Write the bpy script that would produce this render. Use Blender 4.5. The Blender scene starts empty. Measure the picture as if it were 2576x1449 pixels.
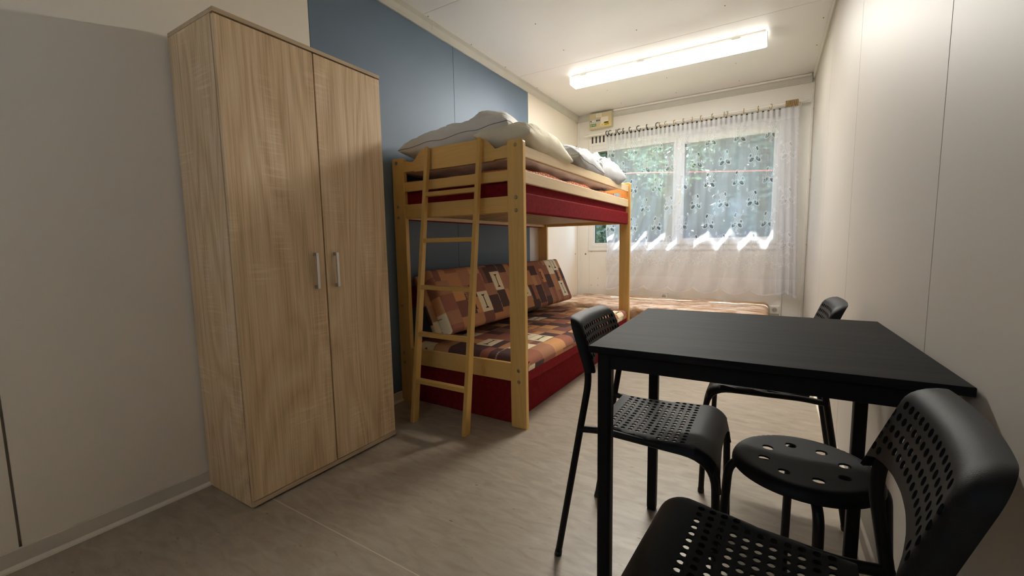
import bpy, bmesh, math, random
import numpy as np
from mathutils import Vector, Matrix, noise
from mathutils.geometry import delaunay_2d_cdt

PI = math.pi
random.seed(7)
rng = np.random.default_rng(11)
S = bpy.context.scene
COL = S.collection

# ------------------------------------------------------------------ camera
cam = bpy.data.cameras.new('camera')
cam.sensor_fit = 'HORIZONTAL'; cam.sensor_width = 36.0
cam.lens = 36.0 * 1061.454 / 2576.0
cam.clip_start = 0.02; cam.clip_end = 200
co = bpy.data.objects.new('camera', cam); COL.objects.link(co)
Rr = ((0.85502826, 0.03889877, -0.51712045), (0.51830349, -0.09674330, 0.84970714), (-0.01697538, -0.99454895, -0.10287963))
m = Matrix.Identity(4)
for i in range(3):
    m[i][0] = Rr[i][0]; m[i][1] = -Rr[i][1]; m[i][2] = -Rr[i][2]
m[0][3], m[1][3], m[2][3] = 0.0, 0.0, 1.0
co.matrix_world = m
S.camera = co

# ------------------------------------------------------------------ view, world, sun
S.view_settings.view_transform = 'Standard'
S.view_settings.look = 'None'
S.view_settings.gamma = 1.0
S.view_settings.use_curve_mapping = False
S.view_settings.exposure = 1.42
LAMP = 2.0
LAMP_W = 7.5
LAMP_S = 11.5
SKY = 3.5
SUN = 26.0
W = bpy.data.worlds.new('world'); S.world = W; W.use_nodes = True
wn = W.node_tree
bg = wn.nodes['Background']
bg.inputs[0].default_value = (0.52, 0.70, 1.0, 1); bg.inputs[1].default_value = SKY
sun = bpy.data.lights.new('sun', 'SUN'); sun.energy = SUN; sun.angle = math.radians(0.5); sun.color = (1, 0.95, 0.86)
so = bpy.data.objects.new('sun', sun); COL.objects.link(so)
SLOPE = 2.8
sd = Vector((0.9, -1.0, -SLOPE)).normalized()
so.rotation_euler = sd.to_track_quat('-Z', 'Y').to_euler()
so.location = (0, 8, 8)

# ------------------------------------------------------------------ helpers
def tag(o, label=None, cat=None, group=None, kind=None):
    if label: o['label'] = label
    if cat: o['category'] = cat
    if group: o['group'] = group
    if kind: o['kind'] = kind
    return o

def thing(name, label, cat, loc=(0, 0, 0), rotz=0.0, group=None):
    o = bpy.data.objects.new(name, None); COL.objects.link(o)
    o.empty_display_size = 0.05
    o.location = loc; o.rotation_euler = (0, 0, rotz)
    return tag(o, label, cat, group)

def org(parent):
    v = Vector((0, 0, 0))
    while parent is not None:
        v += parent.location; parent = parent.parent
    return v

def link(name, me, mat, parent=None, smooth=False, local=False, angle=None):
    """mesh given in world axes (or in the parent's own when local) -> one object"""
    if mat is not None and not me.materials:
        me.materials.append(mat)
    if smooth:
        me.polygons.foreach_set('use_smooth', [True] * len(me.polygons))
        if angle:
            try: me.set_sharp_from_angle(angle=math.radians(angle))
            except Exception: pass
    o = bpy.data.objects.new(name, me); COL.objects.link(o)
    if parent is not None:
        o.parent = parent
        if not local:
            off = org(parent)
            me.transform(Matrix.Translation(-off))
    return o

def from_bm(bm, name='mesh'):
    me = bpy.data.meshes.new(name); bm.normal_update(); bm.to_mesh(me); bm.free(); return me

def pyd(verts, faces):
    me = bpy.data.meshes.new('mesh'); me.from_pydata([tuple(v) for v in verts], [], faces); me.update(); return me

def bm_box(bm, x0, x1, y0, y1, z0, z1, bevel=0.0, seg=1):
    r = bmesh.ops.create_cube(bm, size=1.0)
    vs = r['verts']
    for v in vs:
        v.co = Vector(((x0 + x1) / 2 + v.co.x * (x1 - x0), (y0 + y1) / 2 + v.co.y * (y1 - y0), (z0 + z1) / 2 + v.co.z * (z1 - z0)))
    if bevel:
        es = set(e for v in vs for e in v.link_edges)
        bmesh.ops.bevel(bm, geom=list(es), offset=bevel, segments=seg, affect='EDGES', profile=0.5)

def box(name, mat, parent, x0, x1, y0, y1, z0, z1, bevel=0.0015, seg=1, local=False):
    bm = bmesh.new(); bm_box(bm, x0, x1, y0, y1, z0, z1, bevel, seg)
    return link(name, from_bm(bm), mat, parent, local=local)

def fillet(pts, rad, n=6):
    pts = [Vector(p) for p in pts]; out = [pts[0]]
    for i in range(1, len(pts) - 1):
        a, b, c = pts[i - 1], pts[i], pts[i + 1]
        r = rad[i] if isinstance(rad, (list, tuple)) else rad
        d1 = (a - b); d2 = (c - b); l = min(r, d1.length * .49, d2.length * .49)
        p, q = b + d1.normalized() * l, b + d2.normalized() * l
        for k in range(n + 1):
            t = k / n
            out.append(p * (1 - t) ** 2 + b * 2 * t * (1 - t) + q * t * t)
    out.append(pts[-1]); return out

def bm_tube(bm, pts, r, n=12, caps=True):
    pts = [Vector(p) for p in pts]
    rs = r if isinstance(r, (list, tuple)) else [r] * len(pts)
    rings = []; up = None
    for i, p in enumerate(pts):
        t = (pts[min(i + 1, len(pts) - 1)] - pts[max(i - 1, 0)]).normalized()
        if up is None:
            up = Vector((0, 0, 1)) if abs(t.z) < .9 else Vector((1, 0, 0))
        a = t.cross(up).normalized(); up = a.cross(t).normalized()
        rings.append([bm.verts.new(p + (a * math.cos(2 * PI * k / n) + up * math.sin(2 * PI * k / n)) * rs[i]) for k in range(n)])
    for i in range(len(rings) - 1):
        for k in range(n):
            bm.faces.new((rings[i][k], rings[i][(k + 1) % n], rings[i + 1][(k + 1) % n], rings[i + 1][k]))
    if caps:
        bm.faces.new(list(reversed(rings[0]))); bm.faces.new(rings[-1])

def tube(name, mat, parent, pts, r, n=12, local=False):
    bm = bmesh.new(); bm_tube(bm, pts, r, n); bmesh.ops.recalc_face_normals(bm, faces=bm.faces)
    return link(name, from_bm(bm), mat, parent, smooth=True, local=local, angle=50)

def bm_prism(bm, poly, axis, a, b):
    """poly in the two other axes (cyclic order), extruded along axis from a to b"""
    def mk(p, t):
        return {'x': (t, p[0], p[1]), 'y': (p[0], t, p[1]), 'z': (p[0], p[1], t)}[axis]
    v0 = [bm.verts.new(mk(p, a)) for p in poly]; v1 = [bm.verts.new(mk(p, b)) for p in poly]
    n = len(poly)
    for i in range(n):
        bm.faces.new((v0[i], v0[(i + 1) % n], v1[(i + 1) % n], v1[i]))
    bm.faces.new(list(reversed(v0))); bm.faces.new(v1)
    bmesh.ops.recalc_face_normals(bm, faces=bm.faces)

def prism(name, mat, parent, poly, axis, a, b, bevel=0.0, local=False):
    bm = bmesh.new(); bm_prism(bm, poly, axis, a, b)
    if bevel:
        bmesh.ops.bevel(bm, geom=[e for e in bm.edges if e.is_manifold and e.calc_face_angle() > 0.6], offset=bevel, segments=1, affect='EDGES')
    return link(name, from_bm(bm), mat, parent, local=local)

def copy_tree(o, parent=None):
    c = o.copy(); COL.objects.link(c)
    if parent is not None: c.parent = parent
    for ch in list(o.children): copy_tree(ch, c)
    return c

# ------------------------------------------------------------------ materials
def nmat(name):
    m = bpy.data.materials.new(name); m.use_nodes = True
    nt = m.node_tree; b = nt.nodes['Principled BSDF']; return m, nt, b

def plain(name, c, rough=0.5, metal=0.0, spec=0.5, bump=0.0, bscale=60, var=0.0, vscale=3.0):
    m, nt, b = nmat(name)
    b.inputs['Base Color'].default_value = (*c, 1); b.inputs['Roughness'].default_value = rough
    b.inputs['Metallic'].default_value = metal; b.inputs['Specular IOR Level'].default_value = spec
    if var or bump:
        tc = nt.nodes.new('ShaderNodeTexCoord')
    if var:
        n = nt.nodes.new('ShaderNodeTexNoise'); n.inputs['Scale'].default_value = vscale; n.inputs['Detail'].default_value = 5
        nt.links.new(tc.outputs['Object'], n.inputs['Vector'])
        r = nt.nodes.new('ShaderNodeValToRGB')
        r.color_ramp.elements[0].position = .3; r.color_ramp.elements[1].position = .7
        r.color_ramp.elements[0].color = (*[x * (1 - var) for x in c], 1)
        r.color_ramp.elements[1].color = (*[min(1, x * (1 + var)) for x in c], 1)
        nt.links.new(n.outputs['Fac'], r.inputs['Fac']); nt.links.new(r.outputs['Color'], b.inputs['Base Color'])
    if bump:
        n2 = nt.nodes.new('ShaderNodeTexNoise'); n2.inputs['Scale'].default_value = bscale; n2.inputs['Detail'].default_value = 4
        nt.links.new(tc.outputs['Object'], n2.inputs['Vector'])
        bp = nt.nodes.new('ShaderNodeBump'); bp.inputs['Strength'].default_value = bump; bp.inputs['Distance'].default_value = .002
        nt.links.new(n2.outputs['Fac'], bp.inputs['Height']); nt.links.new(bp.outputs['Normal'], b.inputs['Normal'])
    return m

def wood(name, dark, mid, light, axis, ring=7.0, fine=160.0, rough=0.5, seed=0.0, dist=3.5, stretch=0.10, contrast=1.0, saw=0.0, spec=.4):
    """grain runs along axis ('x','y','z')"""
    m, nt, b = nmat(name); N = nt.nodes.new; L = nt.links.new
    tc = N('ShaderNodeTexCoord')
    oi = N('ShaderNodeObjectInfo')
    add = N('ShaderNodeVectorMath'); add.operation = 'MULTIPLY_ADD'
    cb = N('ShaderNodeCombineXYZ')
    for i in range(3): L(oi.outputs['Random'], cb.inputs[i])
    L(cb.outputs[0], add.inputs[0]); add.inputs[1].default_value = (7.3, 5.1, 3.7); L(tc.outputs['Object'], add.inputs[2])
    def mp(sc_along, sc_across):
        mpn = N('ShaderNodeMapping'); s = [sc_across] * 3; s['xyz'.index(axis)] = sc_along
        mpn.inputs['Scale'].default_value = s; mpn.inputs['Location'].default_value = (seed, seed * 1.7, seed * .6)
        L(add.outputs[0], mpn.inputs['Vector']); return mpn
    w = N('ShaderNodeTexNoise'); w.inputs['Scale'].default_value = ring; w.inputs['Detail'].default_value = 2; w.inputs['Distortion'].default_value = .6
    L(mp(stretch, 1).outputs[0], w.inputs['Vector'])
    mul = N('ShaderNodeMath'); mul.operation = 'MULTIPLY'; mul.inputs[1].default_value = dist * 6
    L(w.outputs['Fac'], mul.inputs[0])
    fr = N('ShaderNodeMath'); fr.operation = 'PINGPONG'; fr.inputs[1].default_value = 1.0; L(mul.outputs[0], fr.inputs[0])
    f = N('ShaderNodeTexNoise'); f.inputs['Scale'].default_value = fine; f.inputs['Detail'].default_value = 4
    L(mp(.02, 1).outputs[0], f.inputs['Vector'])
    g = N('ShaderNodeTexNoise'); g.inputs['Scale'].default_value = 9; g.inputs['Detail'].default_value = 3
    L(mp(.05, 1).outputs[0], g.inputs['Vector'])
    def madd(a, k, c):
        n = N('ShaderNodeMath'); n.operation = 'MULTIPLY_ADD'; L(a, n.inputs[0]); n.inputs[1].default_value = k
        if isinstance(c, float): n.inputs[2].default_value = c
        else: L(c, n.inputs[2])
        return n.outputs[0]
    s = madd(fr.outputs[0], .20 * contrast, .5 - .10 * contrast - .46 * contrast)
    s = madd(f.outputs['Fac'], .70 * contrast, s)
    s = madd(g.outputs['Fac'], .22 * contrast, s)
    if saw:
        h = N('ShaderNodeTexNoise'); h.inputs['Scale'].default_value = 130; h.inputs['Detail'].default_value = 2
        L(mp(1.0, .05).outputs[0], h.inputs['Vector'])
        k = N('ShaderNodeTexNoise'); k.inputs['Scale'].default_value = 6; k.inputs['Detail'].default_value = 1
        L(mp(.6, 1).outputs[0], k.inputs['Vector'])
        kk = N('ShaderNodeMapRange'); kk.inputs[1].default_value = .52; kk.inputs[2].default_value = .68; L(k.outputs['Fac'], kk.inputs[0])
        hh = N('ShaderNodeMapRange'); hh.inputs[1].default_value = .5; hh.inputs[2].default_value = .7; L(h.outputs['Fac'], hh.inputs[0])
        mm = N('ShaderNodeMath'); mm.operation = 'MULTIPLY'; L(kk.outputs[0], mm.inputs[0]); L(hh.outputs[0], mm.inputs[1])
        s = madd(mm.outputs[0], saw, s)
    r = N('ShaderNodeValToRGB'); e = r.color_ramp.elements
    e[0].position = .12; e[0].color = (*dark, 1); e[1].position = .88; e[1].color = (*light, 1)
    x = e.new(.5); x.color = (*mid, 1)
    L(s, r.inputs['Fac']); L(r.outputs['Color'], b.inputs['Base Color'])
    b.inputs['Roughness'].default_value = rough; b.inputs['Specular IOR Level'].default_value = spec
    bp = N('ShaderNodeBump'); bp.inputs['Strength'].default_value = .12; bp.inputs['Distance'].default_value = .001
    L(s, bp.inputs['Height']); L(bp.outputs['Normal'], b.inputs['Normal'])
    return m

def attr_mat(name, rough=0.9, sheen=0.2):
    m, nt, b = nmat(name)
    a = nt.nodes.new('ShaderNodeAttribute'); a.attribute_name = 'print'
    tc = nt.nodes.new('ShaderNodeTexCoord'); n = nt.nodes.new('ShaderNodeTexNoise'); n.inputs['Scale'].default_value = 420; n.inputs['Detail'].default_value = 2
    nt.links.new(tc.outputs['Object'], n.inputs['Vector'])
    mx = nt.nodes.new('ShaderNodeMix'); mx.data_type = 'RGBA'; mx.blend_type = 'OVERLAY'; mx.inputs[0].default_value = .35
    nt.links.new(a.outputs['Color'], mx.inputs[6]); nt.links.new(n.outputs['Fac'], mx.inputs[7])
    nt.links.new(mx.outputs[2], b.inputs['Base Color']); b.inputs['Roughness'].default_value = rough
    b.inputs['Sheen Weight'].default_value = 0.0; b.inputs['Specular IOR Level'].default_value = .1
    bp = nt.nodes.new('ShaderNodeBump'); bp.inputs['Strength'].default_value = .2; bp.inputs['Distance'].default_value = .001
    nt.links.new(n.outputs['Fac'], bp.inputs['Height']); nt.links.new(bp.outputs['Normal'], b.inputs['Normal'])
    return m

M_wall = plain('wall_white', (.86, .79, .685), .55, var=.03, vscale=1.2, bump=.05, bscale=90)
M_wallr = plain('wall_right_dimmed', (.52, .48, .425), .55, var=.03, vscale=1.2, bump=.05, bscale=90)  # wall white darkened to offset the strong lamp light on the right wall
M_farwall = plain('wall_cream', (.85, .83, .77), .5, var=.025, vscale=1.5, bump=.05)
M_blue = plain('wall_blue', (.125, .18, .25), .6, var=.05, vscale=2.2, bump=.06, bscale=120)
M_ceil = plain('ceiling_paint', (.80, .79, .77), .45, var=.015, vscale=1.0)
M_trim = plain('trim_paint', (.56, .545, .48), .45, var=.05, vscale=5)
M_base = plain('baseboard_paint', (.66, .60, .51), .5, var=.06, vscale=6)
M_basew = plain('baseboard_light', (.78, .72, .62), .5, var=.04, vscale=8)
M_gap = plain('joint_dark', (.055, .045, .038), .8)
M_seam = plain('joint_grey', (.34, .32, .28), .8)
M_screw = plain('screw_metal', (.25, .23, .21), .4, metal=.7)
M_bolt = plain('bolt_metal', (.40, .33, .21), .35, metal=1.0)
M_pvc = plain('window_pvc', (.80, .79, .76), .3)
M_whiteplastic = plain('white_plastic', (.82, .80, .74), .35)
M_slot = plain('slot_dark', (.015, .015, .015), .7)
M_gasket = plain('gasket', (.03, .03, .03), .6)
M_alu = plain('brushed_aluminium', (.55, .54, .53), .32, metal=.9, bump=.1, bscale=300)
M_beech = wood('beech', (.58, .33, .09), (.76, .475, .15), (.84, .58, .23), 'x', ring=5, fine=220, rough=.35, contrast=.55)
M_beechz = wood('beech_upright', (.58, .33, .09), (.76, .475, .15), (.84, .58, .23), 'z', ring=5, fine=220, rough=.35, contrast=.6, seed=3)
M_spruce = wood('pale_spruce', (.62, .44, .24), (.75, .58, .36), (.82, .66, .44), 'y', ring=6, fine=150, rough=.45, contrast=.6, seed=5)
M_sonoma = wood('sonoma_oak', (.46, .30, .155), (.72, .515, .305), (.86, .68, .465), 'z', ring=3.4, fine=190, rough=.5, dist=4.2, stretch=.15, contrast=1.3, saw=.25)
M_sonomah = wood('sonoma_oak_edge', (.36, .25, .15), (.56, .42, .27), (.68, .53, .36), 'y', ring=5.0, fine=200, rough=.5, contrast=.8, seed=2)
M_red = plain('red_upholstery', (.20, .012, .016), .85, spec=.08, var=.18, vscale=40, bump=.3, bscale=500)
M_black = plain('black_plastic', (.008, .008, .0085), .48, spec=.16, bump=.25, bscale=900)
M_tube = plain('black_tube', (.007, .007, .0075), .42, spec=.2, bump=.1, bscale=700)
M_cap = plain('black_foot', (.01, .01, .01), .6)
M_tabletop = wood('black_stain', (.006, .006, .007), (.013, .0125, .013), (.028, .027, .028), 'x', ring=4, fine=300, rough=.55, contrast=1.0, spec=.05)
M_pillow = plain('pillow_white', (.70, .69, .66), .9, var=.05, vscale=9, bump=.9, bscale=22)
M_cream = plain('pillow_cream', (.76, .70, .54), .9, var=.09, vscale=5, bump=.9, bscale=20)
M_duvet = plain('duvet_grey', (.42, .42, .43), .9, var=.06, vscale=7, bump=1.0, bscale=24)
M_pinkish = plain('duvet_pinkish', (.84, .79, .76), .9, var=.08, vscale=12, bump=.25, bscale=45)
M_piping = plain('seam_grey', (.22, .21, .20), .9)
M_box = plain('switchbox_beige', (.60, .52, .32), .5, var=.05, vscale=9)
M_paper = plain('label_paper', (.80, .74, .60), .7)
M_green = plain('label_green', (.02, .19, .08), .5)
M_yellow = plain('label_yellow', (.85, .62, .03), .5)
M_ink = plain('label_ink', (.03, .03, .03), .6)
M_ringb = plain('ring_black', (.02, .02, .02), .4)
M_ringt = plain('ring_tan', (.40, .27, .13), .45)
M_ringw = plain('ring_wood', (.36, .23, .08), .5, var=.1, vscale=40)
M_cord = plain('red_cord', (.75, .13, .07), .6)
M_ground = plain('garden_soil', (.12, .13, .06), .95, var=.3, vscale=2)
M_ext = plain('exterior_metal', (.45, .45, .43), .5)

def floor_mat():
    m, nt, b = nmat('vinyl_floor'); N = nt.nodes.new; L = nt.links.new
    tc = N('ShaderNodeTexCoord')
    def nz(scale, vec, det=4, dst=0.0):
        mp = N('ShaderNodeMapping'); mp.inputs['Scale'].default_value = vec; L(tc.outputs['Object'], mp.inputs['Vector'])
        n = N('ShaderNodeTexNoise'); n.inputs['Scale'].default_value = scale; n.inputs['Detail'].default_value = det; n.inputs['Distortion'].default_value = dst
        L(mp.outputs[0], n.inputs['Vector']); return n
    a = nz(9, (1, 3.2, 1), 6, .8); c = nz(2.2, (1, 1, 1), 3); d = nz(26, (1, 4.0, 1), 3, .4)
    r = N('ShaderNodeValToRGB'); e = r.color_ramp.elements
    e[0].position = .32; e[0].color = (.29, .235, .175, 1); e[1].position = .72; e[1].color = (.435, .375, .30, 1)
    mx0 = N('ShaderNodeMath'); mx0.operation = 'MULTIPLY_ADD'; L(c.outputs['Fac'], mx0.inputs[0]); mx0.inputs[1].default_value = .35
    sub = N('ShaderNodeMath'); sub.operation = 'MULTIPLY'; L(a.outputs['Fac'], sub.inputs[0]); sub.inputs[1].default_value = .65
    L(sub.outputs[0], mx0.inputs[2]); L(mx0.outputs[0], r.inputs['Fac'])
    r2 = N('ShaderNodeValToRGB'); r2.color_ramp.elements[0].position = .66; r2.color_ramp.elements[1].position = .76
    r2.color_ramp.elements[0].color = (1, 1, 1, 1); r2.color_ramp.elements[1].color = (.66, .60, .54, 1)
    L(d.outputs['Fac'], r2.inputs['Fac'])
    mx = N('ShaderNodeMix'); mx.data_type = 'RGBA'; mx.blend_type = 'MULTIPLY'; mx.inputs[0].default_value = 1
    L(r.outputs['Color'], mx.inputs[6]); L(r2.outputs['Color'], mx.inputs[7])
    # a few short dark scuffs
    v = N('ShaderNodeTexVoronoi'); v.inputs['Scale'].default_value = 4.2; v.feature = 'F1'
    mp = N('ShaderNodeMapping'); mp.inputs['Scale'].default_value = (1, 2.6, 1); mp.inputs['Rotation'].default_value = (0, 0, .5); L(tc.outputs['Object'], mp.inputs['Vector'])
    L(mp.outputs[0], v.inputs['Vector'])
    rr = N('ShaderNodeMapRange'); rr.inputs[1].default_value = .02; rr.inputs[2].default_value = .045; rr.inputs[3].default_value = .45; rr.inputs[4].default_value = 1; L(v.outputs['Distance'], rr.inputs[0])
    mx2 = N('ShaderNodeMix'); mx2.data_type = 'RGBA'; mx2.blend_type = 'MULTIPLY'; mx2.inputs[0].default_value = 1
    L(mx.outputs[2], mx2.inputs[6]); L(rr.outputs[0], mx2.inputs[7])
    L(mx2.outputs[2], b.inputs['Base Color'])
    b.inputs['Roughness'].default_value = .42
    bp = N('ShaderNodeBump'); bp.inputs['Strength'].default_value = .08; bp.inputs['Distance'].default_value = .001
    L(d.outputs['Fac'], bp.inputs['Height']); L(bp.outputs['Normal'], b.inputs['Normal'])
    return m
M_floor = floor_mat()
M_weld = plain('weld_line', (.56, .48, .38), .5)

def marble_mat():
    m, nt, b = nmat('mattress_marble'); N = nt.nodes.new; L = nt.links.new
    tc = N('ShaderNodeTexCoord'); mp = N('ShaderNodeMapping'); mp.inputs['Scale'].default_value = (1, 2.2, 1.6); L(tc.outputs['Object'], mp.inputs['Vector'])
    n = N('ShaderNodeTexNoise'); n.inputs['Scale'].default_value = 5; n.inputs['Detail'].default_value = 6; n.inputs['Distortion'].default_value = 1.2; L(mp.outputs[0], n.inputs['Vector'])
    r = N('ShaderNodeValToRGB'); e = r.color_ramp.elements
    e[0].position = .3; e[0].color = (.30, .16, .075, 1); e[1].position = .72; e[1].color = (.72, .58, .47, 1)
    x = e.new(.47); x.color = (.50, .31, .19, 1); x = e.new(.56); x.color = (.66, .50, .40, 1)
    L(n.outputs['Fac'], r.inputs['Fac'])
    v = N('ShaderNodeTexVoronoi'); v.feature = 'DISTANCE_TO_EDGE'; v.inputs['Scale'].default_value = 7
    ad = N('ShaderNodeVectorMath'); ad.operation = 'MULTIPLY_ADD'; L(n.outputs['Color'], ad.inputs[0]); ad.inputs[1].default_value = (.5, .5, .5); L(mp.outputs[0], ad.inputs[2]); L(ad.outputs[0], v.inputs['Vector'])
    mr = N('ShaderNodeMapRange'); mr.inputs[1].default_value = .0; mr.inputs[2].default_value = .035; mr.inputs[3].default_value = .22; L(v.outputs['Distance'], mr.inputs[0])
    mx = N('ShaderNodeMix'); mx.data_type = 'RGBA'; mx.blend_type = 'MULTIPLY'; mx.inputs[0].default_value = .7
    L(r.outputs['Color'], mx.inputs[6]); L(mr.outputs[0], mx.inputs[7]); L(mx.outputs[2], b.inputs['Base Color'])
    b.inputs['Roughness'].default_value = .8
    return m
M_marble = marble_mat()

def dots_mat():
    m, nt, b = nmat('orange_dots'); N = nt.nodes.new; L = nt.links.new
    tc = N('ShaderNodeTexCoord'); v = N('ShaderNodeTexVoronoi'); v.voronoi_dimensions = '2D'; v.inputs['Scale'].default_value = 34; v.inputs['Randomness'].default_value = .3
    sx = N('ShaderNodeSeparateXYZ'); L(tc.outputs['Object'], sx.inputs[0])
    a1 = N('ShaderNodeMath'); L(sx.outputs[0], a1.inputs[0]); L(sx.outputs[1], a1.inputs[1])
    a2 = N('ShaderNodeMath'); a2.operation = 'MULTIPLY_ADD'; L(sx.outputs[1], a2.inputs[0]); a2.inputs[1].default_value = .41; L(sx.outputs[2], a2.inputs[2])
    cx_ = N('ShaderNodeCombineXYZ'); L(a1.outputs[0], cx_.inputs[0]); L(a2.outputs[0], cx_.inputs[1]); L(cx_.outputs[0], v.inputs['Vector'])
    r = N('ShaderNodeValToRGB'); r.color_ramp.interpolation = 'LINEAR'; e = r.color_ramp.elements
    e[0].position = .20; e[0].color = (.80, .62, .45, 1); e[1].position = .26; e[1].color = (.58, .155, .055, 1)
    L(v.outputs['Distance'], r.inputs['Fac']); L(r.outputs['Color'], b.inputs['Base Color']); b.inputs['Roughness'].default_value = .9
    return m
M_dots = dots_mat()

def glass_mat():
    m, nt, b = nmat('window_glass'); nt.nodes.remove(b)
    N = nt.nodes.new; t = N('ShaderNodeBsdfTransparent'); t.inputs[0].default_value = (.93, .96, .96, 1)
    g = N('ShaderNodeBsdfGlossy'); g.inputs['Roughness'].default_value = .02
    fc = N('ShaderNodeLayerWeight'); pw = N('ShaderNodeMath'); pw.operation = 'POWER'; pw.inputs[1].default_value = 6
    nt.links.new(fc.outputs['Facing'], pw.inputs[0])
    lw = N('ShaderNodeMath'); lw.operation = 'MULTIPLY_ADD'; lw.inputs[1].default_value = .5; lw.inputs[2].default_value = .035
    nt.links.new(pw.outputs[0], lw.inputs[0])
    mx = N('ShaderNodeMixShader'); nt.links.new(lw.outputs[0], mx.inputs[0]); nt.links.new(t.outputs[0], mx.inputs[1]); nt.links.new(g.outputs[0], mx.inputs[2])
    nt.links.new(mx.outputs[0], nt.nodes['Material Output'].inputs[0]); return m
M_glass = glass_mat()

def curtain_mat():
    m, nt, b = nmat('lace_curtain'); nt.nodes.remove(b); N = nt.nodes.new; L = nt.links.new
    a = N('ShaderNodeAttribute'); a.attribute_name = 'opacity'
    tr = N('ShaderNodeBsdfTransparent')
    d = N('ShaderNodeBsdfDiffuse'); d.inputs[0].default_value = (.84, .85, .90, 1)
    tl = N('ShaderNodeBsdfTranslucent'); tl.inputs[0].default_value = (.82, .84, .92, 1)
    m1 = N('ShaderNodeMixShader'); m1.inputs[0].default_value = .5; L(d.outputs[0], m1.inputs[1]); L(tl.outputs[0], m1.inputs[2])
    m2 = N('ShaderNodeMixShader'); L(a.outputs['Fac'], m2.inputs[0]); L(tr.outputs[0], m2.inputs[1]); L(m1.outputs[0], m2.inputs[2])
    L(m2.outputs[0], nt.nodes['Material Output'].inputs[0]); return m
M_curtain = curtain_mat()

def leaf_mat(name, c):
    m, nt, b = nmat(name); N = nt.nodes.new; L = nt.links.new
    tc = N('ShaderNodeTexCoord'); n = N('ShaderNodeTexNoise'); n.inputs['Scale'].default_value = 2.5; L(tc.outputs['Object'], n.inputs['Vector'])
    r = N('ShaderNodeValToRGB'); e = r.color_ramp.elements; e[0].position = .35; e[1].position = .65
    e[0].color = (*[x * .55 for x in c], 1); e[1].color = (*[min(1, x * 1.5) for x in c], 1)
    L(n.outputs['Fac'], r.inputs['Fac']); L(r.outputs['Color'], b.inputs['Base Color']); b.inputs['Roughness'].default_value = .6
    return m
M_leaf = [leaf_mat('leaf_dark', (.033, .058, .038)), leaf_mat('leaf_mid', (.05, .085, .05)), leaf_mat('leaf_pale', (.11, .17, .085))]
M_bark = plain('bark', (.10, .075, .05), .9)

def emit_mat(name, c, s):
    m, nt, b = nmat(name)
    b.inputs['Base Color'].default_value = (.8, .8, .75, 1); b.inputs['Roughness'].default_value = .4
    b.inputs['Emission Color'].default_value = (*c, 1); b.inputs['Emission Strength'].default_value = s
    return m
M_lamp = emit_mat('lamp_diffuser', (1.0, .965, .895), LAMP)

# ------------------------------------------------------------------ room shell
XL, XR, YF, YB, ZC = -2.018, 0.302, 4.90, -1.05, 2.508
TH = 0.09

def structure(name, me=None, mat=None):
    if me is None:
        o = bpy.data.objects.new(name, None); COL.objects.link(o)
    else:
        o = link(name, me, mat)
    o['kind'] = 'structure'; return o

def box_me(*a, bevel=0):
    bm = bmesh.new(); bm_box(bm, *a, bevel); return from_bm(bm)

# floor: base slab with two vinyl sheets and the welded line between them
fl = structure('floor', box_me(XL - TH, XR + TH, YB - TH, YF + TH, -.12, -.004), M_gap)
box('vinyl_sheet', M_floor, fl, XL - .01, XR + .01, YB - .02, .8585, -.004, 0, 0)
box('vinyl_sheet', M_floor, fl, XL - .01, XR + .01, .8625, YF + .02, -.004, 0, 0)
box('weld_line', M_weld, fl, XL, XR, .8585, .8625, -.004, .0004, 0)

# left wall: backing with 1.14 m panels, the two middle ones blue
wl = structure('wall_left', box_me(XL - TH, XL - .012, YB - TH, YF + TH, -.12, ZC + .1), M_seam)
ys = [YB, .254, 1.400, 2.546, 3.667, 4.811, YF]
for i in range(6):
    mat = M_blue if i in (2, 3) else M_wall
    g = .0035 if i in (0, 1) else .0012
    g0 = .0035 if i == 1 else .0012
    p = box('wall_panel', mat, wl, XL - .012, XL, ys[i] + g0, ys[i + 1] - (.0035 if i == 0 else .0012), 0, ZC, .001)
    if mat is M_blue: p['label'] = 'grey blue painted wall panel'
# right wall
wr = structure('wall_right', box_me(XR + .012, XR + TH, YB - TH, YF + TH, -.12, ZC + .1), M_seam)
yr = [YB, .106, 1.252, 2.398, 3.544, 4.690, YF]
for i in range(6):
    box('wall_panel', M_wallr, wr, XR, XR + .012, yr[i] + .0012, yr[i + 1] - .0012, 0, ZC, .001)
# wall behind the camera
BWX0, BWX1, BWZ0, BWZ1 = -1.25, -.40, 1.50, 2.02
bm = bmesh.new()
bm_box(bm, XL - TH, BWX0, YB - TH, YB, -.12, ZC + .1); bm_box(bm, BWX1, XR + TH, YB - TH, YB, -.12, ZC + .1)
bm_box(bm, BWX0, BWX1, YB - TH, YB, -.12, BWZ0); bm_box(bm, BWX0, BWX1, YB - TH, YB, BWZ1, ZC + .1)
structure('wall_back', from_bm(bm), M_wall)
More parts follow.
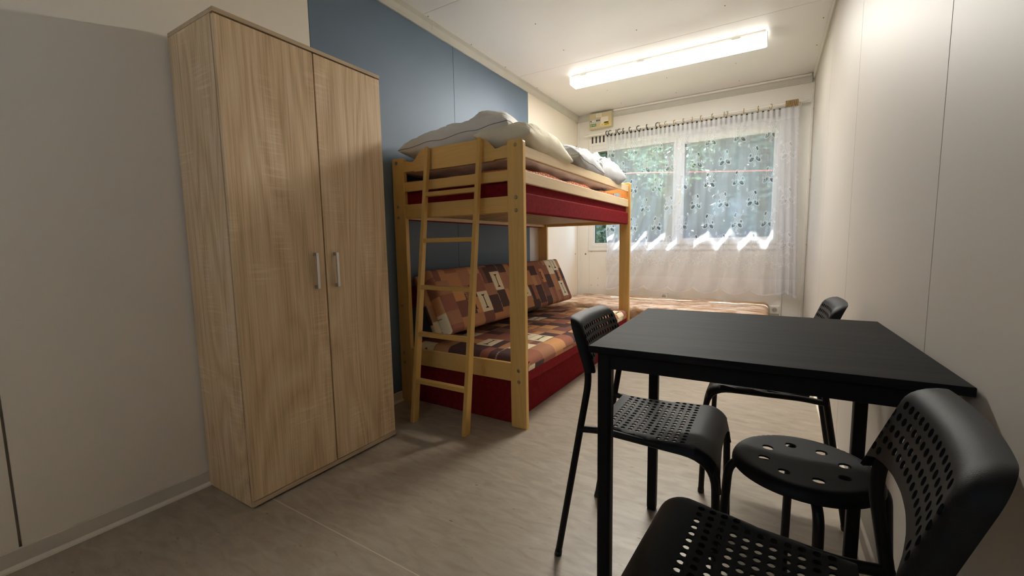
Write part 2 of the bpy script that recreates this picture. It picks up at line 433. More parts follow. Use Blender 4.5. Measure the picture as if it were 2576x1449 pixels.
# ceiling
ce = structure('ceiling', box_me(XL - TH, XR + TH, YB - TH, YF + TH, ZC + .012, ZC + .1), M_seam)
yc = [YB, .965, 2.215, 3.468, 4.718, YF]
yc = [YB, .97, 2.22, 3.468, YF]
for i in range(4):
    box('ceiling_panel', M_ceil, ce, XL, XR, yc[i] + .0015, yc[i + 1] - .0015, ZC, ZC + .012, .001)
scr = None
def screw(mat, parent, p, axis, r=.005):
    bm = bmesh.new()
    bmesh.ops.create_cone(bm, cap_ends=True, segments=10, radius1=r, radius2=r * .6, depth=.004)
    rot = {'z-': Matrix.Rotation(PI, 4, 'X'), 'x+': Matrix.Rotation(PI / 2, 4, 'Y'), 'x-': Matrix.Rotation(-PI / 2, 4, 'Y'), 'y-': Matrix.Rotation(PI / 2, 4, 'X')}[axis]
    bm.transform(Matrix.Translation(p) @ rot)
    return link('screw', from_bm(bm), mat, parent)
for x in (-1.436, -.870, -.304):
    for y in (2.26, 2.73, 3.20, 3.77, 4.245, 4.71):
        if y == 2.26 and x > -1: continue
        screw(M_screw, ce, (x, y, ZC - .001), 'z-')
for y in (2.255, 2.73, 3.217, 3.798, 4.256):
    screw(M_screw, ce, (-1.985, y, ZC - .001), 'z-')
for y in (3.74, 4.216):
    screw(M_screw, ce, (.258, y, ZC - .001), 'z-')

# window opening limits in the far wall
WX0, WX1, WZ0, WZ1 = -1.878, .118, .925, 2.255
bm = bmesh.new()
bm_box(bm, XL - TH, WX0, YF, YF + .10, -.12, ZC + .1)
bm_box(bm, WX1, XR + TH, YF, YF + .10, -.12, ZC + .1)
bm_box(bm, WX0, WX1, YF, YF + .10, -.12, WZ0)
bm_box(bm, WX0, WX1, YF, YF + .10, WZ1, ZC + .1)
wf = structure('wall_far', from_bm(bm), M_farwall)
lp = box('lower_panel', M_farwall, wf, -1.868, .108, YF - .008, YF, .14, .912, .0015)
lp['label'] = 'white board screwed under the window'
box('edge_strip', M_whiteplastic, wf, .108, .124, YF - .012, YF, .06, .93, .002)
for p in ((-1.843, .896), (-1.843, .488), (-1.758, .573), (-1.758, .489)):
    screw(M_screw, wf, (p[0], YF - .009, p[1]), 'y-', .005)
screw(M_screw, wf, (-1.919, YF - .002, .867), 'y-', .011)
screw(M_screw, wl, (XL + .002, 4.812, .87), 'x+', .009)
screw(M_screw, wl, (XL + .002, 4.845, 2.15), 'x+', .009)
for z in (.95, 1.55, 2.19):
    screw(M_screw, wr, (XR - .002, 4.87, z), 'x-', .009)
box('trim_1', M_whiteplastic, None, XL, XL + .02, YF - .02, YF, 0.05, ZC - .08, .004)['kind'] = 'structure'
box('trim_2', M_whiteplastic, None, XR - .024, XR, YF - .03, YF, 0.05, ZC - .08, .004)['kind'] = 'structure'
# ceiling trims: a flat board with a raised lip
def trim(name, poly, axis, a, b, cuts=()):
    o = structure(name)
    seg = [a] + list(cuts) + [b]
    for i in range(len(seg) - 1):
        prism('trim_length', M_trim, o, poly, axis, seg[i] + .0008, seg[i + 1] - .0008, 0)
    return o
zt = 2.432
polyL = [(XL, zt), (XL + .010, zt), (XL + .013, zt + .02), (XL + .020, zt + .045), (XL + .020, ZC - .001), (XL, ZC - .001)]
trim('trim_3', polyL, 'y', YB, YF - .0, (.55, 2.31))
polyF = [(YF, zt), (YF - .010, zt), (YF - .013, zt + .02), (YF - .020, zt + .045), (YF - .020, ZC - .001), (YF, ZC - .001)]
trim('trim_4', polyF, 'x', XL + .02, XR - .02, (.085,))
polyR = [(XR, zt + .02), (XR - .012, zt + .02), (XR - .018, zt + .045), (XR - .018, ZC - .001), (XR, ZC - .001)]
trim('trim_5', polyR, 'y', YB, YF - .02, (1.9,))
o = tube('trim_6', M_whiteplastic, None, [(-1.57, YF - .03, ZC - .012), (XR - .03, YF - .03, ZC - .012)], .011, 10); o['kind'] = 'structure'
# baseboards
def baseboard(name, x, s):
    o = structure(name)
    box('board', M_base, o, min(x, x + s * .010), max(x, x + s * .010), YB, YF, .012, .062, .002)
    prism('foot_strip', M_basew, o, [(x, 0), (x + s * .024, 0), (x + s * .022, .006), (x + s * .012, .013), (x, .013)], 'y', YB, YF)
baseboard('baseboard_left', XL, 1)
baseboard('baseboard_right', XR, -1)

# ------------------------------------------------------------------ window
wd = structure('window_1')
def ring_bm(bm, x0, x1, z0, z1, w, y0, y1, wb=None, bevel=.004):
    wb = wb or w
    bm_box(bm, x0, x0 + w, y0, y1, z0, z1, bevel); bm_box(bm, x1 - w, x1, y0, y1, z0, z1, bevel)
    bm_box(bm, x0 + w, x1 - w, y0, y1, z0, z0 + wb, bevel); bm_box(bm, x0 + w, x1 - w, y0, y1, z1 - w, z1, bevel)
FZ1 = 2.135
bm = bmesh.new(); ring_bm(bm, WX0, WX1, WZ0, FZ1, .050, YF - .012, YF + .06)
bm_box(bm, -.905 + .02, -.855 + .0, YF - .012, YF + .06, WZ0 + .05, FZ1 - .05, .003)
link('window_frame', from_bm(bm), M_pvc, wd)
def sash(x0, x1, z0, z1, w, y0, y1):
    bm = bmesh.new(); ring_bm(bm, x0, x1, z0, z1, w, y0, y1)
    s = link('sash', from_bm(bm), M_pvc, wd)
    gx0, gx1, gz0, gz1 = x0 + w, x1 - w, z0 + w, z1 - w
    bm = bmesh.new(); ring_bm(bm, gx0 - .001, gx1 + .001, gz0 - .001, gz1 + .001, .006, y0 + .012, y1 - .012, bevel=0)
    link('gasket', from_bm(bm), M_gasket, s)
    box('pane', M_glass, s, gx0, gx1, (y0 + y1) / 2 - .003, (y0 + y1) / 2 + .003, gz0, gz1, 0)
sash(-1.832, -.886, .970, 2.092, .030, YF - .004, YF + .05)
sash(-.868, .072, .966, 2.094, .068, YF - .03, YF + .05)
hd = box('window_handle', M_whiteplastic, wd, -.845, -.822, YF - .05, YF - .03, 1.50, 1.56, .004)
box('lever', M_whiteplastic, hd, -.842, -.826, YF - .085, YF - .068, 1.40, 1.54, .005)
box('sill', M_pvc, wd, WX0, WX1, YF - .02, YF + .03, .905, .930, .004)
# ventilation grille above the frame
vg = box('vent_grille', M_whiteplastic, wd, WX0, WX1, YF - .010, YF + .05, FZ1, WZ1, .003)
bm = bmesh.new()
x = WX0 + .04
while x < WX1 - .03:
    bm_box(bm, x, x + .018, YF - .0115, YF - .005, 2.166, 2.240); x += .0455
me = from_bm(bm)
sl = link('vent_slot', me, M_slot, vg); sl['kind'] = 'stuff'
# pull string box at the left end
tube('pull_cord', M_whiteplastic, wd, [(-1.895, YF - .008, 2.235), (-1.895, YF - .008, 2.08)], .003, 6)

# unseen window added behind the camera to let in soft fill light
w2 = structure('fill_window')
bm = bmesh.new(); ring_bm(bm, BWX0, BWX1, BWZ0, BWZ1, .06, YB - .07, YB + .01)
bm_box(bm, -.88, -.82, YB - .07, YB + .01, BWZ0 + .06, BWZ1 - .06, .003)
link('window_frame', from_bm(bm), M_pvc, w2)
for x0, x1 in ((BWX0 + .06, -.88), (-.82, BWX1 - .06)):
    box('pane', M_glass, w2, x0, x1, YB - .03, YB - .024, BWZ0 + .06, BWZ1 - .06, 0)

# ------------------------------------------------------------------ exterior
gr = structure('ground_outside', box_me(-14, 12, -20, 24, -.5, -.3), M_ground)
# two unseen slabs added outside; the slit between them shapes the sun streak
yg = 4.61 + (2.62 - .39) / SLOPE
structure('sun_block_inner', box_me(-4, 2.6, YF + .1, yg - .0145, 2.615, 2.630), M_ext)
structure('sun_block_outer', box_me(-4, 2.6, yg + .0145, yg + .20, 2.615, 2.630), M_ext)
for i, x in enumerate((-3.2, 1.9)):
    o = structure('line_post', box_me(x - .03, x + .03, 5.85, 5.91, -.3, 2.3, bevel=.004), M_ext)
tag(tube('cord', M_cord, None, [(-3.2, 5.85, 1.99), (-1.6, 5.85, 1.93), (0, 5.85, 1.80), (1.9, 5.85, 1.66)], .006, 8),
    'thin red cord stretched across outside the window', 'cord')

def foliage(name, n, cen, rad, size, mat, parent, droop=0.0, shell=.55):
    c = rng.normal(size=(n, 3)); c /= np.linalg.norm(c, axis=1)[:, None]
    rr = shell + (1 - shell) * rng.random(n) ** .6
    c = c * rr[:, None] * np.array(rad) + np.array(cen)
    a = rng.normal(size=(n, 3)); a[:, 2] *= .5; a /= np.linalg.norm(a, axis=1)[:, None]
    b = np.cross(a, rng.normal(size=(n, 3))); b /= np.linalg.norm(b, axis=1)[:, None]
    s = size * (.6 + .8 * rng.random(n))[:, None]
    V = np.stack([c - a * s, c + b * s * .35, c + a * s, c - b * s * .35], 1).reshape(-1, 3)
    V[:, 2] = np.maximum(V[:, 2], -.29)
    F = np.arange(4 * n).reshape(n, 4).tolist()
    o = link(name, pyd(V, F), mat, parent); o['kind'] = 'stuff'; return o
hg = thing('hedge', 'low dark green hedge below the trees outside the window', 'hedge', (-1.5, 16.6, -.3))
tube('trunk', M_bark, hg, [(-1.5, 16.8, -.3), (-1.5, 16.8, 1.5)], [.05, .02], 6)
fb_ = foliage('foliage', 12000, (-1.5, 16.8, 1.4), (14, .55, 2.2), .24, M_leaf[0], hg, shell=.1)
def tree(x, y, h, r, k, n, size, label, name='tree', low=.2):
    t = thing(name, label, 'tree', (x, y, -.3), 0, 'trees outside the window')
    tube('trunk', M_bark, t, [(x, y, -.3), (x + .05, y, h * .5), (x, y, h * .9)], [.12, .09, .03], 8)
    foliage('foliage', n, (x, y, h * (.5 + low / 2)), (r, r * .8, h * .52), size, M_leaf[k], t)
tree(-5.9, 10.4, 6.5, 1.17, 0, 12000, .10, 'dark broadleaf tree seen through the left window pane')
tree(-3.0, 9.9, 6.0, 1.15, 1, 12000, .095, 'green tree seen through the middle of the window')
tree(-.2, 10.3, 6.5, 1.15, 0, 12000, .10, 'dark tree seen through the right window pane')
tree(2.6, 10.6, 6.0, 1.15, 1, 10000, .095, 'green tree beyond the right edge of the window')
tree(-1.45, 7.4, 4.0, .95, 2, 4500, .06, 'pale green conifer closest to the window', low=.9)
for x, y, w_ in ((-9.5, 13.6, 'leftmost'), (-5.2, 14.0, 'second from left'), (-1.0, 13.8, 'middle'), (3.2, 14.0, 'second from right'), (7.4, 13.8, 'rightmost')):
    tree(x, y, 8.0, 1.75, 0, 6000, .24, w_ + ' of the tall dark trees in the row behind the others outside')

# ------------------------------------------------------------------ ceiling lamp
la = thing('ceiling_lamp', 'long white fluorescent ceiling lamp with a lit diffuser', 'lamp', (-.873, 3.79, ZC))
LX0, LX1, LY0, LY1 = -1.600, -.070, 3.70, 3.845
box('housing', M_whiteplastic, la, LX0 + .01, LX1 - .01, LY0 + .008, LY1 - .008, ZC - .018, ZC, .002)
bm = bmesh.new(); bm_box(bm, LX0, LX1, LY0, LY1, ZC - .078, ZC - .018, .012, 3)
al = bpy.data.lights.new('lamp_tubes', 'AREA'); al.shape = 'RECTANGLE'; al.size = 1.36; al.size_y = .115; al.energy = LAMP_W; al.color = (1.0, .965, .895)
alo = bpy.data.objects.new('lamp_tubes', al); COL.objects.link(alo); alo.parent = la; alo.location = (.04, -.017, -.0805)
al = bpy.data.lights.new('lamp_side', 'AREA'); al.shape = 'RECTANGLE'; al.size = 1.12; al.size_y = .036; al.energy = LAMP_S; al.color = (1.0, .955, .87); al.spread = math.radians(124)
alo = bpy.data.objects.new('lamp_side', al); COL.objects.link(alo); alo.parent = la; alo.location = (-.08, LY0 - .012 - 3.79, -.060)
alo.rotation_euler = Vector((0, -1, -1.35)).to_track_quat('-Z', 'Y').to_euler()
df = link('diffuser', from_bm(bm), M_lamp, la, smooth=True, angle=40)
box('end_cap', M_whiteplastic, la, LX0 - .004, LX0, LY0 - .001, LY1 + .001, ZC - .080, ZC - .017, .0015)
box('end_cap', M_whiteplastic, la, LX1, LX1 + .004, LY0 - .001, LY1 + .001, ZC - .080, ZC - .017, .0015)
for x in (-1.5, -1.0, -.3):
    box('clip', M_whiteplastic, la, x, x + .06, LY0 - .004, LY0 + .004, ZC - .024, ZC - .012, .001)

# ------------------------------------------------------------------ wardrobe
WY0, WY1, WXF, WXB, WZ = .784, 1.5085, -1.656, -2.004, 1.8265
wa = thing('wardrobe', 'tall two-door wardrobe in light oak finish against the white wall', 'wardrobe', ((WXF + WXB) / 2, (WY0 + WY1) / 2, 0))
TB = .016; DT = .017
box('top_board', M_sonomah, wa, WXB, WXF + .002, WY0 - .001, WY1 + .001, WZ - TB, WZ, .0008)
box('bottom_board', M_sonomah, wa, WXB, WXF - DT - .006, WY0 + TB, WY1 - TB, .012, .028, .0008)
box('bottom_edge', M_sonomah, wa, WXF - DT - .004, WXF + .002, WY0, WY1, .010, .028, .0008)
box('side_panel', M_sonoma, wa, WXB, WXF - DT - .0055, WY0, WY0 + TB, .002, WZ - TB, .0008)
box('side_panel', M_sonoma, wa, WXB, WXF - DT - .0055, WY1 - TB, WY1, .004, WZ - TB, .0008)
box('back_panel', M_gap, wa, WXB, WXB + .004, WY0 + TB, WY1 - TB, .028, WZ - TB, 0)
ym = 1.1555
box('gap_shade', M_gap, wa, WXB + .01, WXF - DT - .002, ym - .008, ym + .008, .028, WZ - TB, 0)  # dark strip added behind the door gap, standing in for its shade
d1 = box('door', M_sonoma, wa, WXF - DT, WXF, WY0 + .001, ym - .0032, .031, WZ - TB - .005, .0008)
d2 = box('door', M_sonoma, wa, WXF - DT, WXF, ym + .0032, WY1 - .001, .031, WZ - TB - .005, .0008)
def whandle(d, yc):
    h = box('handle', M_alu, d, WXF + .017, WXF + .023, yc - .006, yc + .006, .826, .978, .0006)
    h['label'] = 'brushed metal bar handle'
    for z in (.826, .964):
        box('handle_foot', M_alu, d, WXF - .001, WXF + .018, yc - .005, yc + .005, z, z + .014, 0)
whandle(d1, 1.105); whandle(d2, 1.203)
for y in (WY0 + .022, WY1 - .040):
    box('foot', M_sonomah, wa, WXF - .06, WXF - .012, y - .02, y + .02, 0, .012, .001)
    box('foot', M_sonomah, wa, WXB + .01, WXB + .05, y - .02, y + .02, 0, .012, .001)

# ------------------------------------------------------------------ bunk bed
BY0, BY1 = 1.9025, 3.868
BXR, BXL, PW, PT = -1.081, -2.011, .095, .030
bb = thing('bunk_bed', 'honey coloured wooden bunk bed with red upholstered boards', 'bed', ((BXR + BXL) / 2, (BY0 + BY1) / 2, 0))
def post(x0, y0):
    c = .016; z1 = 1.532
    poly = [(x0, 0), (x0 + PW, 0), (x0 + PW, z1 - c)]
    for k in range(1, 5):
        a = k / 4 * PI / 2; poly.append((x0 + PW - c + c * math.cos(a), z1 - c + c * math.sin(a)))
    for k in range(0, 4):
        a = PI / 2 + k / 4 * PI / 2; poly.append((x0 + c + c * math.cos(a), z1 - c + c * math.sin(a)))
    poly.append((x0, z1 - c))
    p = prism('post', M_beechz, bb, poly, 'y', y0, y0 + PT, .0025)
    return p
posts = [post(BXR - PW, BY0), post(BXL, BY0), post(BXR - PW, BY1 - PT), post(BXL, BY1 - PT)]
def bolt(p, x, z, y, s=-1):
    bm = bmesh.new()
    bmesh.ops.create_cone(bm, cap_ends=True, segments=14, radius1=.0105, radius2=.0075, depth=.005)
    bm.transform(Matrix.Translation((x, y + s * .0022, z)) @ Matrix.Rotation(PI / 2 if s < 0 else -PI / 2, 4, 'X'))
    b = link('bolt', from_bm(bm), M_bolt, p, smooth=True, angle=30)
for z in (1.505, 1.241, 1.175, .322, .260):
    bolt(posts[0], -1.125, z, BY0); bolt(posts[1], -1.972, z, BY0)
bolt(posts[1], -1.972, .625, BY0)
RX0, RX1 = BXL + PW - .001, BXR - PW + .001
RY0 = BY0 + .005
def wavy(y0, y1, name='end_rail'):
    # top rail with a raised middle
    pts = []
    n = 40
    xa, xb = RX0, RX1
    def top(x):
        e = min(x - xa, xb - x)
        t = min(max((e - .075) / .085, 0), 1)
        s = t * t * (3 - 2 * t)
        dip = -.010 * math.exp(-((e - .07) / .035) ** 2)
        return 1.511 + s * .052 + dip
    for k in range(n + 1):
        x = xa + (xb - xa) * k / n; pts.append((x, top(x)))
    for k in range(n, -1, -1):
        x = xa + (xb - xa) * k / n; pts.append((x, 1.447 - (0.006 if .12 < k / n < .88 else 0)))
    bm = bmesh.new()
    v0 = [bm.verts.new((p[0], y0, p[1])) for p in pts]; v1 = [bm.verts.new((p[0], y1, p[1])) for p in pts]
    L = len(pts)
    for i in range(L):
        bm.faces.new((v0[i], v0[(i + 1) % L], v1[(i + 1) % L], v1[i]))
    h = L // 2
    for i in range(h - 1):
        for v, f in ((v0, 0), (v1, 1)):
            q = [v[i], v[i + 1], v[L - 2 - i], v[L - 1 - i]]
            bm.faces.new(q if f else q[::-1])
    bmesh.ops.recalc_face_normals(bm, faces=bm.faces)
    return link(name, from_bm(bm), M_beech, bb)
wavy(RY0, RY0 + .022); wavy(BY1 - .027, BY1 - .005)
for y0 in (RY0, BY1 - .027):
    box('end_rail', M_beech, bb, RX0, RX1, y0, y0 + .022, 1.329, 1.385, .003)
    box('end_rail', M_beech, bb, RX0, RX1, y0, y0 + .022, 1.166, 1.252, .003)
    box('end_rail', M_beech, bb, RX0, RX1, y0, y0 + .022, .256, .358, .003)
LY0_, LY1_ = BY0 + PT, BY1 - PT
for (xo, s) in ((BXR - .016, -1), (BXL + .016, 1)):
    for z0, z1 in ((1.449, 1.506), (1.316, 1.380)):
        a, b = sorted((xo, xo + s * .022))
        box('side_rail', M_spruce, bb, a, b, LY0_, LY1_, z0, z1, .003)
    a, b = sorted((xo + s * .000, xo + s * .030))
    u = box('upholstered_board', M_red, bb, a - (.004 if s < 0 else 0), b, LY0_, LY1_, 1.162, 1.268, .008, 2)
    u['label'] = 'red velvet covered side board'
    u = box('upholstered_board', M_red, bb, a - (.004 if s < 0 else 0), b, LY0_, LY1_, .247, .362, .008, 2)
    u['label'] = 'red velvet covered side board'
    a, b = sorted((xo + s * .030, xo + s * .055))
    box('slat_ledge', M_spruce, bb, a, b, LY0_, LY1_, 1.168, 1.192, .002)
n = 20
for i in range(n):
    y = LY0_ + .04 + (LY1_ - LY0_ - .08) * i / (n - 1)
    box('slat', M_spruce, bb, BXL + .046, BXR - .046, y - .019, y + .019, 1.192, 1.202, 0)

def soft_block(name, mat, parent, x0, x1, y0, y1, z0, z1, r=.035, res=.03, bulge=.008, seed=0, wr=.004):
    """upholstered block: rounded edges, a little bulge and unevenness"""
    def axis(a, b):
        ps = [(a, 1.0)]
        for k in range(1, 6):
            t = k / 6 * PI / 2; ps.append((a + r - r * math.cos(t), 1 - math.sin(t)))
        nn = max(2, int((b - a - 2 * r) / res))
        for k in range(nn + 1): ps.append((a + r + (b - a - 2 * r) * k / nn, 0.0))
        for k in range(5, 0, -1):
            t = k / 6 * PI / 2; ps.append((b - r + r * math.cos(t), 1 - math.sin(t)))
        ps.append((b, 1.0)); return ps
    ax, ay = axis(x0, x1), axis(y0, y1)
    V = []; F = []
    def grid(top):
        base = len(V)
        for (x, dx) in ax:
            for (y, dy) in ay:
                d = min(1, math.hypot(dx, dy))
                u, v = (x - x0) / (x1 - x0) * 2 - 1, (y - y0) / (y1 - y0) * 2 - 1
                q = bulge * (1 - u ** 4) * (1 - v ** 4) + wr * noise.noise(Vector((x * 5 + seed, y * 5, 0)))
                z = (z1 - d * r + q * (1 - d)) if top else (z0 + d * r)
                V.append((x, y, z))
        ny = len(ay)
        for i in range(len(ax) - 1):
            for j in range(ny - 1):
                f = [base + i * ny + j, base + (i + 1) * ny + j, base + (i + 1) * ny + j + 1, base + i * ny + j + 1]
                F.append(f if top else f[::-1])
        return base
    t, b = grid(True), grid(False)
    ny, nx = len(ay), len(ax)
    rim = [(i, 0) for i in range(nx)] + [(nx - 1, j) for j in range(1, ny)] + [(i, ny - 1) for i in range(nx - 2, -1, -1)] + [(0, j) for j in range(ny - 2, 0, -1)]
    for k in range(len(rim)):
        (i, j), (i2, j2) = rim[k], rim[(k + 1) % len(rim)]
        F.append([b + i * ny + j, b + i2 * ny + j2, t + i2 * ny + j2, t + i * ny + j])
    return link(name, pyd(V, F), mat, parent, smooth=True, angle=60)

mt = soft_block('mattress', M_red, None, -1.960, -1.118, LY0_ + .004, LY1_ - .004, 1.203, 1.345, .03, seed=3)
tag(mt, 'red mattress on the upper bunk under an orange sheet', 'mattress')
sh = soft_block('bed_sheet', M_dots, None, -1.966, -1.112, LY0_ + .006, LY1_ - .006, 1.346, 1.398, .025, res=.02, bulge=.014, seed=9, wr=.026)
tag(sh, 'orange sheet with white dots on the upper bunk mattress', 'bed sheet')

# lower bunk: drawer box, seat cushion, back cushion with a patchwork print
dw = thing('storage_base', 'dark red upholstered storage base on the floor under the lower bunk', 'storage base', (-1.56, 2.9, 0))
box('body', M_red, dw, -1.985, -1.190, 1.945, 3.83, 0.0, .246, .006, 2)
box('base_board', M_spruce, dw, -1.96, -1.125, 1.945, 3.83, .250, .270, .001)

PAL = np.array([[.36, .150, .105], [.115, .068, .066], [.64, .33, .15], [.44, .22, .135], [.88, .77, .54], [.25, .115, .09], [.53, .265, .135]])
def patchwork(u, v, seed):
    """colours of a printed patchwork at cloth coordinates u, v (metres)"""
    r = np.random.default_rng(seed)
    cw = .118
    ci = np.floor(u / cw).astype(int); cmin = ci.min(); nC = ci.max() - cmin + 1
    out = np.zeros(u.shape + (3,))
    vmin, vmax = v.min() - .3, v.max() + .3
    last = -1
    for c in range(nC):
        msk = (ci - cmin) == c
        lu = (u[msk] - (c + cmin) * cw) / cw; lv = v[msk]
        cuts = [vmin - r.random() * .15]; cols = []
        prev = -1
        while cuts[-1] < vmax:
            k = r.choice(7, p=[.27, .24, .15, .10, .08, .09, .07])
            while k == prev: k = r.integers(0, 7)
            prev = k
            hgt = {4: .15}.get(k, r.choice([.09, .11, .13, .16]))
            cuts.append(cuts[-1] + hgt); cols.append(k)
        cuts = np.array(cuts); idx = np.clip(np.searchsorted(cuts, lv, side='right') - 1, 0, len(cols) - 1)
        kk = np.array(cols)[idx]; colr = PAL[kk].copy()
        h = cuts[idx + 1] - cuts[idx]; t = (lv - cuts[idx]) / h
        # half of the taller patches are split lengthwise
        hsh = np.modf(np.abs(np.sin(idx * 12.9898 + (c + 1) * 78.233 + seed) * 43758.5453))[0]
        split = (hsh > .72) & (kk != 4) & (lu > .5)
        k2 = (kk + 2 + (hsh * 40).astype(int)) % 7; k2 = np.where(k2 == 4, 1, k2)
        colr[split] = PAL[k2[split]]
        # figures in the pale patches: a bar with flared ends, or a small diamond
        bar = (kk == 4) & (hsh > .35) & (np.abs(t - .5) < .34) & (np.abs(lu - .5) < .035 + .16 * np.clip((np.abs(t - .5) - .25) / .09, 0, 1))
        dia = (kk == 4) & (hsh <= .35) & (np.abs(lu - .5) / .14 + np.abs(t - .5) / .11 < 1)
        bar2 = (kk == 2) & (hsh > .6) & (~split) & (np.abs(t - .5) < .26) & (np.abs(lu - .45) < .03 + .12 * np.clip((np.abs(t - .5) - .18) / .08, 0, 1))
        colr[bar | dia | bar2] = (.022, .014, .012)
        # bead rows along some seams
        bead = (hsh > .72) & (lu > .93) & (np.modf(np.abs(lv) / .013)[0] < .6)
        colr[bead] = (.50, .40, .27)
        zig = (hsh < .18) & (lu < .10) & (np.modf(np.abs(lv) / .009)[0] * .10 > lu)
        colr[zig] = (.03, .018, .016)
        out[msk] = colr
    return out

def printed_cushion(name, w, l, h, r, res, seed, label, place, wr=.006, bulge=.012, swap=False):
    """cushion in its own frame: w along x, l along y, thickness h; cloth wraps over the edges"""
    def prof(a):
        side = h / 2 - r
        if side < 0: side = 0
        arc = PI / 2 * r; flat = a - 2 * r; tot = 2 * side + 2 * arc + flat
        n = max(20, int(tot / res)); ts = np.linspace(0, tot, n)
        # make sure the arc is sampled
        X = np.zeros(n); D = np.zeros(n)
        for i, t in enumerate(ts):
            if t < side: X[i] = 0; D[i] = r + side - t
            elif t < side + arc:
                q = (t - side) / r; X[i] = r - r * math.cos(q); D[i] = r - r * math.sin(q)
            elif t < side + arc + flat: X[i] = r + t - side - arc; D[i] = 0
            elif t < side + 2 * arc + flat:
                q = (t - side - arc - flat) / r; X[i] = a - r + r * math.sin(q); D[i] = r - r * math.cos(q)
            else: X[i] = a; D[i] = r + t - side - 2 * arc - flat
        return ts, X, D
    tu, X, DX = prof(w); tv, Y, DY = prof(l)
    nu, nv = len(tu), len(tv)
    U, Vv = np.meshgrid(tu, tv, indexing='ij')
    col = patchwork(Vv, U, seed) if swap else patchwork(U, Vv, seed)
    D = np.minimum(np.sqrt(DX[:, None] ** 2 + DY[None, :] ** 2), h / 2)
    PX = np.repeat(X[:, None], nv, 1) - w / 2; PY = np.repeat(Y[None, :], nu, 0) - l / 2
    uu, vv = PX / (w / 2), PY / (l / 2)
    bul = bulge * (1 - uu ** 4) * (1 - vv ** 4)
    nzv = np.array([[noise.noise(Vector((PX[i, j] * 6 + seed, PY[i, j] * 6, .3))) for j in range(0, nv, 6)] for i in range(0, nu, 6)])
    iu = np.minimum(np.arange(nu) / 6, nzv.shape[0] - 1.001); jv = np.minimum(np.arange(nv) / 6, nzv.shape[1] - 1.001)
    i0, j0 = iu.astype(int), jv.astype(int); fu, fv = (iu - i0)[:, None], (jv - j0)[None, :]
    Nn = (nzv[i0][:, j0] * (1 - fu) * (1 - fv) + nzv[i0 + 1][:, j0] * fu * (1 - fv) + nzv[i0][:, j0 + 1] * (1 - fu) * fv + nzv[i0 + 1][:, j0 + 1] * fu * fv)
    PZ = h / 2 - D + bul + Nn * wr * np.clip(1 - D / r, 0, 1)
    top = np.stack([PX, PY, PZ], -1).reshape(-1, 3)
    idx = np.arange(nu * nv).reshape(nu, nv)
    F = np.stack([idx[:-1, :-1], idx[1:, :-1], idx[1:, 1:], idx[:-1, 1:]], -1).reshape(-1, 4)
    # underside: coarse copy of the rim, closed by a flat bottom
    rim = list(idx[:, 0]) + list(idx[-1, 1:]) + list(idx[-2::-1, -1]) + list(idx[0, -2:0:-1])
    nb = len(top); low = top[rim].copy(); low[:, 2] = -h / 2; low[:, 0] *= .97; low[:, 1] *= .985
    V = np.concatenate([top, low]); Fl = F.tolist(); L = len(rim)
    for k in range(L):
        Fl.append([rim[k], nb + k, nb + (k + 1) % L, rim[(k + 1) % L]])
    Fl.append([nb + k for k in range(L)])
    me = pyd(V, Fl)
    ca = np.concatenate([col.reshape(-1, 3), col.reshape(-1, 3)[rim]]); ca = np.concatenate([ca, np.ones((len(ca), 1))], 1)
    at = me.attributes.new('print', 'FLOAT_COLOR', 'POINT'); at.data.foreach_set('color', ca.ravel().astype(np.float32))
    bmx = bmesh.new(); bmx.from_mesh(me); bmesh.ops.recalc_face_normals(bmx, faces=bmx.faces); bmx.to_mesh(me); bmx.free()
    o = link(name, me, M_print, None, smooth=True, angle=70)
    o.matrix_world = place
    return tag(o, label, 'cushion')
M_print = attr_mat('patchwork_print')
printed_cushion('seat_cushion', .885, 1.88, .110, .045, .0045, 5, 'flat patchwork print seat cushion on the lower bunk',
                Matrix.Translation((-1.535, 2.895, .327 + .0)) )
# back cushion leaning against the wall side
ang = math.radians(66)
ux = Vector((-math.cos(ang), 0, math.sin(ang)))      # up along the cushion
nx_ = Vector((math.sin(ang), 0, math.cos(ang)))      # its face
yv = nx_.cross(ux)
P0 = Vector((-1.628, 2.905, .468)); wB = .425
def lean(depth, h, dy=0.0, dn=0.0):
    c = P0 + ux * (wB / 2 + dn) - nx_ * (depth + h / 2) + Vector((0, dy, 0))
    return Matrix(((ux.x, yv.x, nx_.x, c.x), (ux.y, yv.y, nx_.y, c.y), (ux.z, yv.z, nx_.z, c.z), (0, 0, 0, 1)))
printed_cushion('back_cushion', wB, 1.86, .095, .030, .0045, 23, 'front of two patchwork print back cushions leaning on the lower bunk', lean(0, .095), swap=True)
printed_cushion('back_cushion', wB - .02, 1.86, .060, .025, .006, 31, 'thinner patchwork print cushion behind the front back cushion on the lower bunk', lean(.099, .060, -.012, .01), swap=True)
box('back_board', M_red, bb, BXL + .004, BXL + .040, LY0_, LY1_, .60, .735, .006, 2)['label'] = 'red velvet covered back board'

